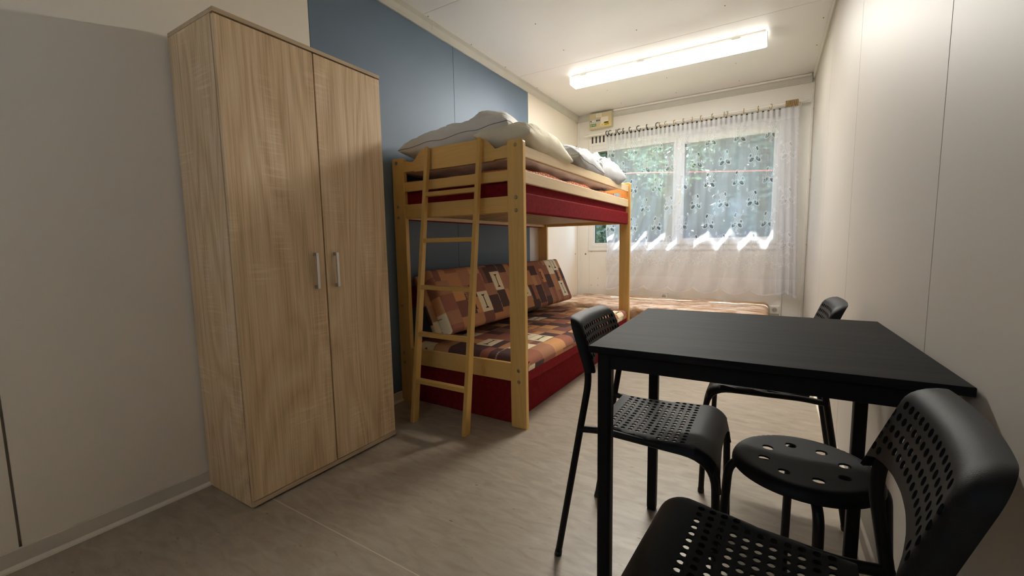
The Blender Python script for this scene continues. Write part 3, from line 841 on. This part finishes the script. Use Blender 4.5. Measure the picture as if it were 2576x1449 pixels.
# ladder
ld = thing('ladder', 'wooden ladder with five rungs leaning on the end of the bunk bed', 'ladder', (-1.51, 1.68, 0))
def ly(z): return 1.672 + (1.872 - 1.672) * z / 1.56 - .002
def stile(x0, x1):
    zt_ = 1.565; d = .046
    bm = bmesh.new()
    poly = [(ly(0), 0), (ly(0) + d, 0), (ly(zt_) + d * .55, zt_ - .022), (ly(zt_) + d * .3, zt_ - .004), (ly(zt_) + .004, zt_)]
    bm_prism(bm, poly, 'x', x0, x1)
    bmesh.ops.bevel(bm, geom=[e for e in bm.edges if e.calc_face_angle() > .6], offset=.002, segments=1, affect='EDGES')
    link('stile', from_bm(bm), M_ladder, ld)
M_ladder = wood('beech_ladder', (.52, .29, .07), (.66, .40, .115), (.74, .48, .165), 'z', ring=5, fine=200, rough=.32, contrast=.5, seed=8)
M_rung = wood('beech_rung', (.52, .29, .07), (.66, .40, .115), (.74, .48, .165), 'x', ring=5, fine=200, rough=.32, contrast=.5, seed=4)
stile(-1.712, -1.688); stile(-1.343, -1.319)
for z in (.235, .500, .765, 1.030, 1.292):
    bm = bmesh.new(); y = ly(z) + .006
    bm_box(bm, -1.690, -1.341, y, y + .034, z - .012, z + .012, .002)
    link('rung', from_bm(bm), M_rung, ld)

# ------------------------------------------------------------------ pillows and duvets on the upper bunk
def pillow(name, cat, w, l, h, mat, label, M, seed, wr=.02, n=84, pinch=.06, piping=True, wscale=5.0, sag=0.0):
    V = []; F = []
    def pos(u, v, s):
        # outline pulled in between the corners
        px_ = u * (1 - pinch * (1 - v * v) * abs(u) ** 2) if False else u * (1 - pinch * (1 - v ** 2))
        py_ = v * (1 - pinch * (1 - u ** 2))
        hh = ((1 - u ** 2) * (1 - v ** 2)) ** .42
        x, y = px_ * w / 2, py_ * l / 2
        p = Vector((x * wscale + seed * 3.1, y * wscale, s * .8))
        k = noise.noise(p) * .55 + noise.noise(p * 2.3) * .35 + (.5 - abs(noise.noise(p * 1.7 + Vector((3, 1, 0))))) * .4
        edge = 1 - max(abs(u), abs(v)) ** 6
        rg = 1 - abs(noise.noise(Vector((x * 9 + seed, y * 26 + 3 * noise.noise(Vector((x * 4, y * 4, seed))), s * 2))))
        rg2 = 1 - abs(noise.noise(Vector((x * 30 + seed, y * 10, s * 3 + 5))))
        k += .28 * max(0, rg - .55) / .45 * (.3 + abs(v)) + .18 * max(0, rg2 - .6) / .4
        z = s * hh * h / 2 * (1 + .25 * noise.noise(p * .5)) + wr * k * edge * (1 if s > 0 else .5)
        z += .012 * noise.noise(Vector((x * 9 + seed, y * 9, 7))) - sag * (u * u + v * v) * .5
        return (x, y, z)
    g = [math.sin(t * PI / 2) for t in np.linspace(-1, 1, n)]
    idx = {}
    for s in (1, -1):
        for i in range(n):
            for j in range(n):
                b = i in (0, n - 1) or j in (0, n - 1)
                if b and s < 0: idx[(s, i, j)] = idx[(1, i, j)]; continue
                idx[(s, i, j)] = len(V); V.append(pos(g[i], g[j], s) if not b else pos(g[i], g[j], 1))
    for s in (1, -1):
        for i in range(n - 1):
            for j in range(n - 1):
                f = [idx[(s, i, j)], idx[(s, i + 1, j)], idx[(s, i + 1, j + 1)], idx[(s, i, j + 1)]]
                F.append(f if s > 0 else f[::-1])
    o = link(name, pyd(V, F), mat, None, smooth=True)
    o.matrix_world = M; tag(o, label, cat)
    if piping:
        rim = [(i, 0) for i in range(n)] + [(n - 1, j) for j in range(1, n)] + [(i, n - 1) for i in range(n - 2, -1, -1)] + [(0, j) for j in range(n - 2, 0, -1)]
        bm = bmesh.new(); pts = [V[idx[(1, i, j)]] for i, j in rim]; bm_tube(bm, pts + [pts[0]], .002, 6, False)
        link('piping', from_bm(bm), M_piping, o, smooth=True, local=True)
    return o
def TR(x, y, z, rx=0, ry=0, rz=0):
    return Matrix.Translation((x, y, z)) @ Matrix.Rotation(rz, 4, 'Z') @ Matrix.Rotation(ry, 4, 'Y') @ Matrix.Rotation(rx, 4, 'X')
pillow('duvet', 'duvet', .87, 1.67, .14, M_pinkish, 'flat pinkish white duvet spread over the orange sheet on the upper bunk', TR(-1.545, 2.778, 1.456, 0, 0, 0), 2, wr=.035, pinch=.02, wscale=7, piping=False)
pillow('pillow', 'pillow', .74, .60, .25, M_pillow, 'large white pillow with grey piping beside the blue wall', TR(-1.625, 2.245, 1.628, .02, -.115, .115), 5, wr=.036, pinch=.05, wscale=7)
pillow('pillow', 'pillow', .36, .58, .20, M_cream, 'cream pillow behind the tall bed post by the ladder', TR(-1.250, 2.245, 1.560, -.10, .10, .0), 8, wr=.030, pinch=.03, piping=False, wscale=7)
pillow('pillow', 'pillow', .38, .60, .23, M_duvet, 'pale grey pillow in the middle of the upper bunk', TR(-1.262, 2.88, 1.562, -.05, .10, .06), 12, wr=.032, pinch=.06, wscale=7)
pillow('duvet', 'duvet', .34, .46, .27, M_duvet, 'rumpled grey white duvet at the window end of the upper bunk', TR(-1.25, 3.42, 1.545, .0, .05, -.1), 17, wr=.065, pinch=.02, piping=False, wscale=11)

# ------------------------------------------------------------------ bed under the window
wb = thing('low_bed', 'low bed with a brown marbled mattress under the window', 'bed', (-.98, 4.43, 0))
box('bed_box', plain('bed_side_brown', (.27, .18, .10), .8, var=.25, vscale=6), wb, -1.96, -.03, 4.00, 4.86, 0, .20, .01)
mm_ = soft_block('mattress', M_marble, wb, -1.975, .02, 3.985, 4.870, .20, .388, .045, res=.04, bulge=.006, seed=4, wr=.006)

# ------------------------------------------------------------------ curtain, rod, rings
rod = thing('curtain_rod', 'thin white curtain rod across the window', 'curtain rod', (-.8, 4.82, 2.25))
RYc = 4.822
def rz_(x): return 2.247 + (x + 1.86) * .0075
tube('rod', M_whiteplastic, rod, [(-1.86, RYc, rz_(-1.86)), (.215, RYc, rz_(.215))], .0115, 12)
tube('finial', M_whiteplastic, rod, [(-1.905, RYc, rz_(-1.9)), (-1.875, RYc, rz_(-1.87)), (-1.86, RYc, rz_(-1.86))], [.005, .012, .016], 10)
tube('finial', M_whiteplastic, rod, [(.205, RYc, rz_(.2)), (.225, RYc, rz_(.22)), (.265, RYc, rz_(.26))], [.014, .012, .004], 10)
for x in (-1.80, .20):
    tube('bracket', M_whiteplastic, rod, [(x, RYc, rz_(x) - .006), (x, YF, rz_(x) - .02)], .007, 8)
def ring_obj(name, mat, x, label, group, r=.021, t=.0032, yaw=0.0, arc=1.7, full=False):
    bm = bmesh.new(); pts = []
    a0, a1 = (-.5 * PI, 1.5 * PI) if full else (PI * (.5 - arc / 2) + .35, PI * (.5 + arc / 2) + .35)
    k = 22
    for i in range(k + 1):
        a = a0 + (a1 - a0) * i / k
        pts.append((0, r * math.cos(a), r * math.sin(a)))
    bm_tube(bm, pts, t, 8, not full)
    me = from_bm(bm)
    o = link(name, me, mat, None, smooth=True)
    o.location = (x, RYc, rz_(x) - (.007)); o.rotation_euler = (0, 0, yaw)
    tag(o, label, 'curtain ring', group)
    bm = bmesh.new(); bm_tube(bm, [(0, -.002, -r + .001), (0, 0, -r - .005), (0, .002, -r - .012)], .0022, 6)
    link('hook', from_bm(bm), mat, o, smooth=True, local=True)
    return o
from_px = {}
def xr_(px):   # rod positions measured along the rod
    return -1.640 + (px - 1525) * (0.0 - -1.640) / (1960 - 1525) if False else np.interp(px, [1525, 1600, 1660, 1720, 1790, 1850, 1910, 1980, 2003], [-1.630, -1.318, -1.083, -.862, -.613, -.406, -.205, .023 + .06, .155])
ORD = 'first second third fourth fifth sixth seventh eighth ninth tenth eleventh twelfth'.split()
for k_, px_ in enumerate((1525, 1534, 1550, 1559, 1570, 1588, 1611, 1634, 1663)):
    ring_obj('curtain_ring', M_ringb, float(xr_(px_)), ORD[k_] + ' black plastic curtain ring from the left end of the white rod', 'black curtain rings', yaw=random.uniform(-.9, .9), r=.024, t=.004)
for k_, px_ in enumerate((1669, 1686, 1710, 1734, 1757, 1782, 1812, 1842, 1849, 1893, 1926, 1951)):
    ring_obj('curtain_ring', M_ringt, float(xr_(px_)), ORD[k_] + ' tan plastic curtain ring along the white rod, counted from the black rings', 'tan curtain rings', yaw=random.uniform(-.5, .5), r=.021)
for i in range(7):
    ring_obj('curtain_ring', M_ringw, .085 + i * .0145, ORD[i] + ' of the thick wooden curtain rings bunched at the right end of the rod', 'wooden curtain rings', r=.024, t=.0062, full=True)

CX0, CX1 = -1.632, .190
nx2, nz2 = 560, 500
xs = np.linspace(0, 1, nx2); zs = np.linspace(0, 1, nz2)
Uc, Zc = np.meshgrid(xs, zs, indexing='ij')
Xc = CX0 + (CX1 - CX0) * Uc
cloth = (CX1 - CX0) * Uc * 1.15            # cloth coordinate across
# bottom scallops
ztop = 2.205 + .014 * Uc
scal = np.abs(np.sin(PI * (Xc + .155) / .262))
zbot = .452 + .055 * (1 - scal ** .8)
Zw = zbot + (ztop - zbot) * Zc
low = 1 - Zc
ph = 2 * PI * Xc / .145 + .9 * np.sin(Xc * 5)
amp = np.where(Xc < -.75, .012, .009) + .030 * low
amp2 = np.clip((Xc - .02) / .06, 0, 1)
Yc = RYc + .008 + amp * np.sin(ph * (.55 + .45 * Zc)) * (.5 + .5 * np.sin(Xc * 7 + 1) ** 2) + .006 * np.sin(ph * 2.3 + 1) * Zc
Yc = Yc - amp2 * (.02 + .03 * np.sin(2 * PI * Xc / .055)) * (.35 + .65 * low)
Xc2 = Xc + .05 * amp2 * low
Zw = Zw - amp2 * .02 * low
Yc = np.minimum(Yc, YF - .034 - .004)
op = np.full(Uc.shape, .46)
def seg_d(px, py, a, b):
    ax, ay = a; bx, by = b; dx, dy = bx - ax, by - ay
    t = np.clip(((px - ax) * dx + (py - ay) * dy) / (dx * dx + dy * dy), 0, 1)
    return np.hypot(px - ax - t * dx, py - ay - t * dy)
def motif(px, py):
    """printed flourish in units of its half height: returns (fill mask, line distance)"""
    fill = np.zeros(px.shape, bool); ld_ = np.full(px.shape, 9.0)
    for (cx, cy, a, b, th) in ((-.34, -.40, .36, .19, .75), (.30, -.46, .32, .19, -.75), (-.22, .62, .13, .24, -.3), (.42, -.05, .10, .20, .2)):
        c_, s_ = math.cos(th), math.sin(th); qx = (px - cx) * c_ + (py - cy) * s_; qy = -(px - cx) * s_ + (py - cy) * c_
        e = np.hypot(qx / a, qy / b); fill |= e < 1; ld_ = np.minimum(ld_, np.abs(e - 1) * min(a, b))
    for k in range(4):
        a, b, c = (-.34 + .17 * k, -.42 + .05 * k), (-.42 + .20 * k, .30), (.10 + .13 * k, .82 - .05 * k)
        ts = np.linspace(0, 1, 9); q = [((1 - t) ** 2 * a[0] + 2 * t * (1 - t) * b[0] + t * t * c[0], (1 - t) ** 2 * a[1] + 2 * t * (1 - t) * b[1] + t * t * c[1]) for t in ts]
        for i in range(8): ld_ = np.minimum(ld_, seg_d(px, py, q[i], q[i + 1]))
    for (cx, cy, r) in ((-.02, -.80, .10), (-.10, -.98, .07), (.05, -1.10, .05), (.62, .86, .08), (.60, 1.02, .05), (-.62, -.15, .08), (.60, -.22, .07)):
        ld_ = np.minimum(ld_, np.abs(np.hypot(px - cx, py - cy) - r))
    return fill, ld_
hgt_m = .098
du, dz = .300, .420
row = np.floor((2.12 - Zw) / (dz / 2)).astype(int)
for rr in range(0, 6):
    zc0 = 2.14 - (rr + .5) * dz / 2
    for cc in range(-1, 9):
        uc = cc * du + (du / 2 if rr % 2 else 0) + .05
        msk = (np.abs(cloth - uc) < .085) & (np.abs(Zw - zc0) < .125)
        if not msk.any(): continue
        sgn = -1 if rr % 2 else 1
        f, d = motif(sgn * (cloth[msk] - uc) / hgt_m, (Zw[msk] - zc0) / hgt_m)
        o_ = op[msk]; o_[f] = .14; o_[d < .032] = .74; op[msk] = o_
# scrollwork band near the hem
band = (Zw > .62) & (Zw < 1.0)
rq = random.Random(5)
for gi in range(9):
    gu = .10 + gi * .262
    for k in range(26):
        a, rr_ = rq.uniform(0, 2 * PI), rq.uniform(.0, 1.0) ** .6
        uc, zc0, rad = gu + math.cos(a) * rr_ * .115, .86 + math.sin(a) * rr_ * .13 - .05 * abs(math.cos(a)), rq.uniform(.010, .030)
        msk = (np.abs(cloth - uc) < rad + .004) & (np.abs(Zw - zc0) < rad + .004)
        if not msk.any(): continue
        dx, dy = cloth[msk] - uc, Zw[msk] - zc0; d = np.hypot(dx, dy); th = np.arctan2(dy, dx)
        o_ = op[msk]; o_[(np.abs(d - rad) < .0022) & (np.sin(th + rq.uniform(0, 6)) > -.6)] = .66; op[msk] = o_
op[Zw < .62] = .52
hem = np.abs(Zw - zbot) < .012; op[hem] = .75
head = (ztop - Zw) < .10; op[head] = np.maximum(op[head], .62)
edge = (Uc < .006); op[edge] = .8
bun = amp2 > .4; op[bun] = np.minimum(.86, op[bun] + .22)
op *= (1 + .10 * (rng.random(op.shape) - .5))
V = np.stack([Xc2, Yc, Zw], -1).reshape(-1, 3); idx = np.arange(nx2 * nz2).reshape(nx2, nz2)
F = np.stack([idx[:-1, :-1], idx[1:, :-1], idx[1:, 1:], idx[:-1, 1:]], -1).reshape(-1, 4).tolist()
me = pyd(V, F); at = me.attributes.new('opacity', 'FLOAT', 'POINT'); at.data.foreach_set('value', op.ravel().astype(np.float32))
cu = link('curtain', me, M_curtain, None, smooth=True)
tag(cu, 'sheer white lace curtain with flourishes hanging in front of the window', 'curtain')

# ------------------------------------------------------------------ fuse box and sockets
fb = thing('fuse_box', 'beige fuse box with green and yellow stickers under the ceiling', 'fuse box', (-1.715, YF, 2.317))
bx0, bx1, bz0, bz1, by0 = -1.850, -1.582, 2.318, 2.488, YF - .068
box('housing', M_box, fb, bx0, bx1, by0, YF, bz0, bz1, .006, 2)
def plate(name, mat, x0, x1, z0, z1, t=.0012, parent=fb, y=by0):
    return box(name, mat, parent, x0, x1, y - t, y + .001, z0, z1, 0)
lb = plate('label', M_paper, -1.765, -1.700, 2.438, 2.480)
for k in range(3): plate('print_line', M_seam, -1.757, -1.712, 2.448 + k * .009, 2.450 + k * .009, .0018, lb)
bp_ = plate('breaker_strip', plain('strip_grey', (.62, .60, .58), .5), -1.836, -1.715, 2.385, 2.418, .003)
for k in range(7):
    x = -1.832 + k * .0166
    plate('breaker', M_ink if k in (0, 4, 5, 6) else M_whiteplastic, x + .003, x + .011, 2.393, 2.410, .007, bp_)
plate('label', M_paper, -1.708, -1.622, 2.365, 2.434)
lg = plate('label', M_green, -1.836, -1.765, 2.342, 2.370)
plate('print_line', M_paper, -1.829, -1.819, 2.348, 2.364, .002, lg)
for k in range(2): plate('print_line', M_paper, -1.810, -1.772, 2.351 + k * .008, 2.354 + k * .008, .002, lg)
lt = plate('label', M_paper, -1.712, -1.672, 2.338, 2.364)
prism('warning_triangle', M_yellow, lt, [(-1.706, 2.341), (-1.678, 2.341), (-1.692, 2.362)], 'y', by0 - .0022, by0 - .001)
prism('bolt_mark', M_ink, lt, [(-1.694, 2.343), (-1.689, 2.351), (-1.692, 2.351), (-1.690, 2.358), (-1.696, 2.349), (-1.692, 2.349)], 'y', by0 - .0028, by0 - .002)
lyw = plate('label', M_yellow, -1.671, -1.603, 2.338, 2.376)
for k in range(3): plate('print_line', M_ink, -1.662, -1.614, 2.345 + k * .009, 2.349 + k * .009, .002, lyw)
def socket(x, z, label):
    y = YF - .008
    s = thing('wall_socket', label, 'socket', (x, y, z))
    box('frame', M_whiteplastic, s, x - .040, x + .040, y - .012, y, z - .040, z + .040, .004, 2)
    bm = bmesh.new(); bmesh.ops.create_cone(bm, cap_ends=True, segments=20, radius1=.021, radius2=.023, depth=.004)
    bm.transform(Matrix.Translation((x, y - .0135, z)) @ Matrix.Rotation(PI / 2, 4, 'X')); link('socket_face', from_bm(bm), plain('socket_grey', (.45, .43, .38), .5), s, smooth=True, angle=30)
    for dx in (-.0095, .0095):
        bm = bmesh.new(); bmesh.ops.create_cone(bm, cap_ends=True, segments=10, radius1=.003, radius2=.003, depth=.003)
        bm.transform(Matrix.Translation((x + dx, y - .016, z)) @ Matrix.Rotation(PI / 2, 4, 'X')); link('hole', from_bm(bm), M_slot, s)
socket(-.985, .392, 'white wall socket half hidden behind the middle of the marbled mattress')
socket(.070, .310, 'white wall socket beside the right end of the marbled mattress')

# ------------------------------------------------------------------ table
TW, TD = .655, .645
tb = thing('table', 'black square wooden table against the right wall', 'table', (-.039, 1.265, 0), .0236)
ht = .757
box('tabletop', M_tabletop, tb, -TW / 2, TW / 2, -TD / 2, TD / 2, ht - .016, ht, .0012, local=True)
lw_ = .033; ins = .016
M_tleg = plain('black_leg', (.006, .006, .007), .5, spec=.15, bump=.1, bscale=400)
for sx in (-1, 1):
    for sy in (-1, 1):
        xc, yc_ = sx * (TW / 2 - ins - lw_ / 2), sy * (TD / 2 - ins - lw_ / 2)
        l = box('leg', M_tleg, tb, xc - lw_ / 2, xc + lw_ / 2, yc_ - lw_ / 2, yc_ + lw_ / 2, .004, ht - .016, .006, 2, local=True)
        box('foot_cap', M_cap, l, xc - lw_ / 2 + .002, xc + lw_ / 2 - .002, yc_ - lw_ / 2 + .002, yc_ + lw_ / 2 - .002, 0, .004, 0, local=True)
for s in (-1, 1):
    y = s * (TD / 2 - ins - .012)
    box('apron', M_tleg, tb, -TW / 2 + ins + lw_ - .004, TW / 2 - ins - lw_ + .004, y - .009, y + .009, ht - .056, ht - .0155, .001, local=True)
    x = s * (TW / 2 - ins - .012)
    box('apron', M_tleg, tb, x - .009, x + .009, -TD / 2 + ins + lw_ - .004, TD / 2 - ins - lw_ + .004, ht - .056, ht - .0155, .001, local=True)

# ------------------------------------------------------------------ perforated chair shells
def cdt_plate(outline, holes, inner, mapf, thick):
    """flat plate with round holes -> bent shell of given thickness"""
    verts = []; faces = []
    base = 0
    verts += [Vector(p) for p in outline]; faces.append(list(range(len(outline))))
    for (cx, cy, r, k) in holes:
        b = len(verts)
        verts += [Vector((cx + r * math.cos(2 * PI * i / k), cy + r * math.sin(2 * PI * i / k))) for i in range(k)]
        faces.append(list(range(b, b + k))[::-1])
    verts += [Vector(p) for p in inner]
    vo, eo, fo, _, _, _ = delaunay_2d_cdt(verts, [], faces, 0, 1e-7)
    from mathutils.geometry import intersect_point_tri_2d
    hc = np.array([(h[0], h[1], h[2]) for h in holes]) if holes else np.zeros((0, 3))
    ol = [Vector(p) for p in outline]
    def inside(p):
        c = False; n = len(ol); j = n - 1
        for i in range(n):
            a, b = ol[i], ol[j]
            if (a.y > p.y) != (b.y > p.y) and p.x < (b.x - a.x) * (p.y - a.y) / (b.y - a.y) + a.x: c = not c
            j = i
        return c
    V2 = [Vector((v[0], v[1])) for v in vo]
    F2 = []
    for f in fo:
        c = sum((V2[i] for i in f), Vector((0, 0))) / len(f)
        if len(hc) and (np.hypot(hc[:, 0] - c.x, hc[:, 1] - c.y) < hc[:, 2] * .93).any(): continue
        if not inside(c): continue
        F2.append(list(f))
    P = [mapf(v.x, v.y) for v in V2]
    bm = bmesh.new(); bv = [bm.verts.new(p) for p in P]
    for f in F2:
        try: bm.faces.new([bv[i] for i in f])
        except ValueError: pass
    loose = [v for v in bm.verts if not v.link_faces]
    bmesh.ops.delete(bm, geom=loose, context='VERTS')
    bm.normal_update()
    # solidify by hand: offset copy along vertex normals
    nv = list(bm.verts); nf = list(bm.faces); be = [e for e in bm.edges if len(e.link_faces) == 1]
    low = {v: bm.verts.new(v.co - v.normal * thick) for v in nv}
    for f in nf: bm.faces.new([low[v] for v in reversed(f.verts)])
    for e in be:
        f = e.link_faces[0]; vs = list(f.verts); i = vs.index(e.verts[0])
        a, b = (e.verts[0], e.verts[1]) if vs[(i + 1) % len(vs)] == e.verts[1] else (e.verts[1], e.verts[0])
        bm.faces.new((b, a, low[a], low[b]))
    return bm

def rounded(pts, rads, n=6):
    out = []; L = len(pts)
    for i in range(L):
        a, b, c = Vector(pts[i - 1]), Vector(pts[i]), Vector(pts[(i + 1) % L]); r = rads[i]
        if r <= 0: out.append((b.x, b.y)); continue
        d1, d2 = (a - b), (c - b); l = min(r, d1.length * .49, d2.length * .49)
        p, q = b + d1.normalized() * l, b + d2.normalized() * l
        for k in range(n + 1):
            t = k / n; w = .7071; v = (p * (1 - t) ** 2 + b * 2 * w * t * (1 - t) + q * t * t) / ((1 - t) ** 2 + 2 * w * t * (1 - t) + t * t); out.append((v.x, v.y))
    return out

def dense(poly, step):
    out = []; L = len(poly)
    for i in range(L):
        a, b = Vector(poly[i]), Vector(poly[(i + 1) % L]); k = max(1, int((b - a).length / step))
        for j in range(k): p = a.lerp(b, j / k); out.append((p.x, p.y))
    return out

def seat_bm():
    # u across, v along the path from the rear edge to the front lip
    LF, RA = .275, .065
    arc = RA * 1.45
    VT = LF + arc
    def hw(v): return .150 + .040 * min(max(v / .30, 0), 1)
    tip = VT + .052
    pts = [(-hw(0), 0), (hw(0), 0), (hw(.3), .30), (hw(.3) - .004, VT + .01), (hw(.3) - .010, tip), (hw(.3) - .026, tip)]
    for k in range(9):
        t = k / 8; u = (hw(.3) - .026) * math.cos(t * PI); s = math.sin(t * PI) ** .55
        pts.append((u, tip - .070 * s))
    pts += [(-hw(.3) + .026, tip), (-hw(.3) + .010, tip), (-hw(.3) + .004, VT + .01), (-hw(.3), .30)]
    outl = dense(rounded(pts, [.022, .022, .03, .02, .008, .008] + [0] * 9 + [.008, .008, .02, .03]), .011)
    holes = []; s = .0215
    for j in range(11):
        v = .034 + j * s
        for i in range(-8, 9):
            u = (i + .5) * s if False else i * s
            if abs(u) < hw(v) - .022: holes.append((u, v, .0068, 12))
    inner = []
    hs = [(h[0], h[1]) for h in holes]
    for j in range(0, 36):
        v = .012 + j * .0107
        for i in range(-17, 18):
            u = i * .01075
            if abs(u) > hw(v) - .006 or v > VT - .02 + .0: continue
            if hs and min((u - a) ** 2 + (v - b) ** 2 for a, b in hs) < .0085 ** 2: continue
            inner.append((u, v))
    def mapf(u, v):
        # rolled sides
        d = hw(v) - abs(u); r = .020
        su = math.copysign(1, u); drop = 0.0; uu = abs(u)
        if d < r:
            a = (r - d) / r * PI / 2 * .95
            uu = hw(v) - r + r * math.sin(a) * .8; drop = r * (1 - math.cos(a))
        dip = -.010 * math.sin(min(max(v / LF, 0), 1) * PI) * (1 - (u / .19) ** 2)
        if v <= LF: x, z, nx, nz = -.118 + v, .449 + dip, 0, 1
        elif v <= VT:
            a = (v - LF) / RA; x = -.118 + LF + RA * math.sin(a); z = .449 - RA * (1 - math.cos(a)); nx, nz = math.sin(a), math.cos(a)
        else:
            a = arc / RA; x = -.118 + LF + RA * math.sin(a) + (v - VT) * math.cos(a); z = .449 - RA * (1 - math.cos(a)) - (v - VT) * math.sin(a); nx, nz = math.sin(a), math.cos(a)
        return Vector((x - nx * drop, su * uu, z - nz * drop))
    return cdt_plate(outl, holes, inner, mapf, .0038)

def back_bm():
    # u across, v up; front faces +x
    H = .182
    def hw(v): return .190 - .012 * v / H
    pts = [(-hw(0), 0), (-hw(0) + .026, 0)]
    for k in range(1, 10):
        t = k / 10; u = -(hw(0) - .026) * math.cos(t * PI); pts.append((u, .046 * math.sin(t * PI) ** .6))
    pts += [(hw(0) - .026, 0), (hw(0), 0), (hw(H), H), (-hw(H), H)]
    outl = dense(rounded(pts, [.004, .006] + [0] * 9 + [.006, .004, .052, .052], 10), .010)
    holes = []; s = .0215
    for j in range(9):
        v = H - .049 - j * s
        for i in range(-7, 8):
            u = i * s
            ymin = .046 * max(0, 1 - (abs(u) / .164) ** 2.2) ** .5 if abs(u) < .164 else 0
            lim = hw(v) - .031 - (.010 if j == 0 else 0)
            if abs(u) < lim and v > ymin + .013: holes.append((u, v, .0070, 12))
    hs = [(h[0], h[1]) for h in holes]; inner = []
    for j in range(0, 23):
        v = .006 + j * .0080
        for i in range(-25, 26):
            u = i * .0075
            ymin = .046 * max(0, 1 - (abs(u) / .164) ** 2.2) ** .5 if abs(u) < .164 else 0
            if abs(u) > hw(v) - .004 or v > H - .004 or v < ymin + .006: continue
            if hs and min((u - a) ** 2 + (v - b) ** 2 for a, b in hs) < .0085 ** 2: continue
            inner.append((u, v))
    def sdist(u, v):
        # distance to the sides and the top with rounded corners
        R = .052; au = abs(u); h = hw(v)
        if au > h - R and v > H - R: return R - math.hypot(au - (h - R), v - (H - R))
        return min(h - au, H - v)
    def mapf(u, v):
        d = sdist(u, v); r = .034
        z = v; uu = u; back = 0.0
        if d < r:
            a = (r - max(d, 0)) / r * PI / 2
            k = (r - max(d, 0)) - r * math.sin(a) * .62
            au = abs(u); h = hw(v); R = .052
            if au > h - R and v > H - R:
                dx, dy = au - (h - R), v - (H - R); l = math.hypot(dx, dy) or 1; dx, dy = dx / l, dy / l
            elif h - au < H - v: dx, dy = 1, 0
            else: dx, dy = 0, 1
            uu = math.copysign(au - dx * k, u); z = v - dy * k
            back = r * (1 - math.cos(a)) * 1.05
        # lean back, shallow concave curve
        zz = .615 + z * math.cos(.33); x = -.128 - z * math.sin(.33) + .018 * (uu / .17) ** 2
        return Vector((x - back * .95, uu, zz + back * -.0 ))
    return cdt_plate(outl, holes, inner, mapf, .004)

def make_chair(name, label):
    t = thing(name, label, 'chair', (0, 0, 0), 0, 'black perforated chairs')
    bm = seat_bm(); s = link('seat', from_bm(bm), M_black, t, smooth=True, local=True, angle=40)
    bm = back_bm(); b = link('backrest', from_bm(bm), M_black, t, smooth=True, local=True, angle=40)
    for sy in (-1, 1):
        pts = fillet([(.226, sy * .178, .008), (.216, sy * .172, .432), (-.10, sy * .150, .434), (-.168, sy * .172, .434)], [0, .085, .05, 0], 8)
        l = tube('leg', M_tube, t, pts, .0105, 12, local=True)
        tube('foot_cap', M_cap, l, [(.2262, sy * .178, 0), (.2258, sy * .178, .016)], .0118, 12, local=True)
        pts = fillet([(-.231, sy * .182, .008), (-.133, sy * .164, .600), (-.167, sy * .146, .730)], [0, .05, 0], 8)
        l = tube('leg', M_tube, t, pts, .0105, 12, local=True)
        tube('foot_cap', M_cap, l, [(-.2324, sy * .182, 0), (-.2296, sy * .182, .016)], .0118, 12, local=True)
    for x in (-.06, .12):
        sc_ = bmesh.new(); bm_box(sc_, x - .012, x + .012, -.150, .150, .4245, .4305, .001)
        link('seat_brace', from_bm(sc_), M_cap, t, local=True)
    return t
c1 = make_chair('chair', 'black perforated chair tucked in on the left side of the table')
c2 = copy_tree(c1); c2['label'] = 'black perforated chair in front of the table, back to the right wall'
c3 = copy_tree(c1); c3['label'] = 'black perforated chair beyond the table, mostly hidden by it'
c1.location = (-.313, 1.336, 0); c1.rotation_euler.z = 0.0
c2.location = (.022, .738, 0); c2.rotation_euler.z = PI - .07
c3.location = (.030, 1.930, 0); c3.rotation_euler.z = PI + .0

# ------------------------------------------------------------------ stool
st = thing('stool', 'black round stool with eight holes under the table', 'stool', (.095, 1.235, 0), .0)
def stool_seat():
    R = .163; outl = [(R * math.cos(2 * PI * k / 72), R * math.sin(2 * PI * k / 72)) for k in range(72)]
    holes = [(.088 * math.cos(2 * PI * (k + .35) / 8), .088 * math.sin(2 * PI * (k + .35) / 8), .0135, 20) for k in range(8)]
    inner = []
    for rr in (.02, .045, .065, .112, .128, .138, .145, .151, .156, .160):
        kk = max(8, int(2 * PI * rr / .014))
        for k in range(kk):
            p = (rr * math.cos(2 * PI * k / kk), rr * math.sin(2 * PI * k / kk))
            if min(math.hypot(p[0] - h[0], p[1] - h[1]) for h in holes) > .016: inner.append(p)
    def mapf(u, v):
        r = math.hypot(u, v); drop = 0; k = 1
        if r > R - .026:
            a = (r - (R - .026)) / .026 * PI / 2; drop = .026 * (1 - math.cos(a)); k = (R - .026 + .022 * math.sin(a)) / r
        return Vector((u * k, v * k, .450 - .006 * (1 - min(1, (r / .14) ** 2)) - drop))
    return cdt_plate(outl, holes, inner, mapf, .005)
link('seat', from_bm(stool_seat()), M_black, st, smooth=True, local=True, angle=40)
for k in range(4):
    a = k * PI / 2 + .12
    c_, s_ = math.cos(a), math.sin(a)
    pts = fillet([(.02 * c_, .02 * s_, .425 - .012 * (k % 2)), (.165 * c_, .165 * s_, .425 - .004 * (k % 2)), (.190 * c_, .190 * s_, .008)], [0, .05, 0], 8)
    l = tube('leg', M_tube, st, pts, .011, 12, local=True)
    tube('foot_cap', M_cap, l, [(.1905 * c_, .1905 * s_, 0), (.1895 * c_, .1895 * s_, .016)], .0124, 12, local=True)

for o in bpy.data.objects:
    if o.type == 'EMPTY' and not o.children: pass
S.cycles.max_bounces = 10; S.cycles.diffuse_bounces = 6; S.cycles.transparent_max_bounces = 16
S.cycles.caustics_reflective = False; S.cycles.caustics_refractive = False
S.cycles.sample_clamp_indirect = 6
bpy.context.view_layer.update()
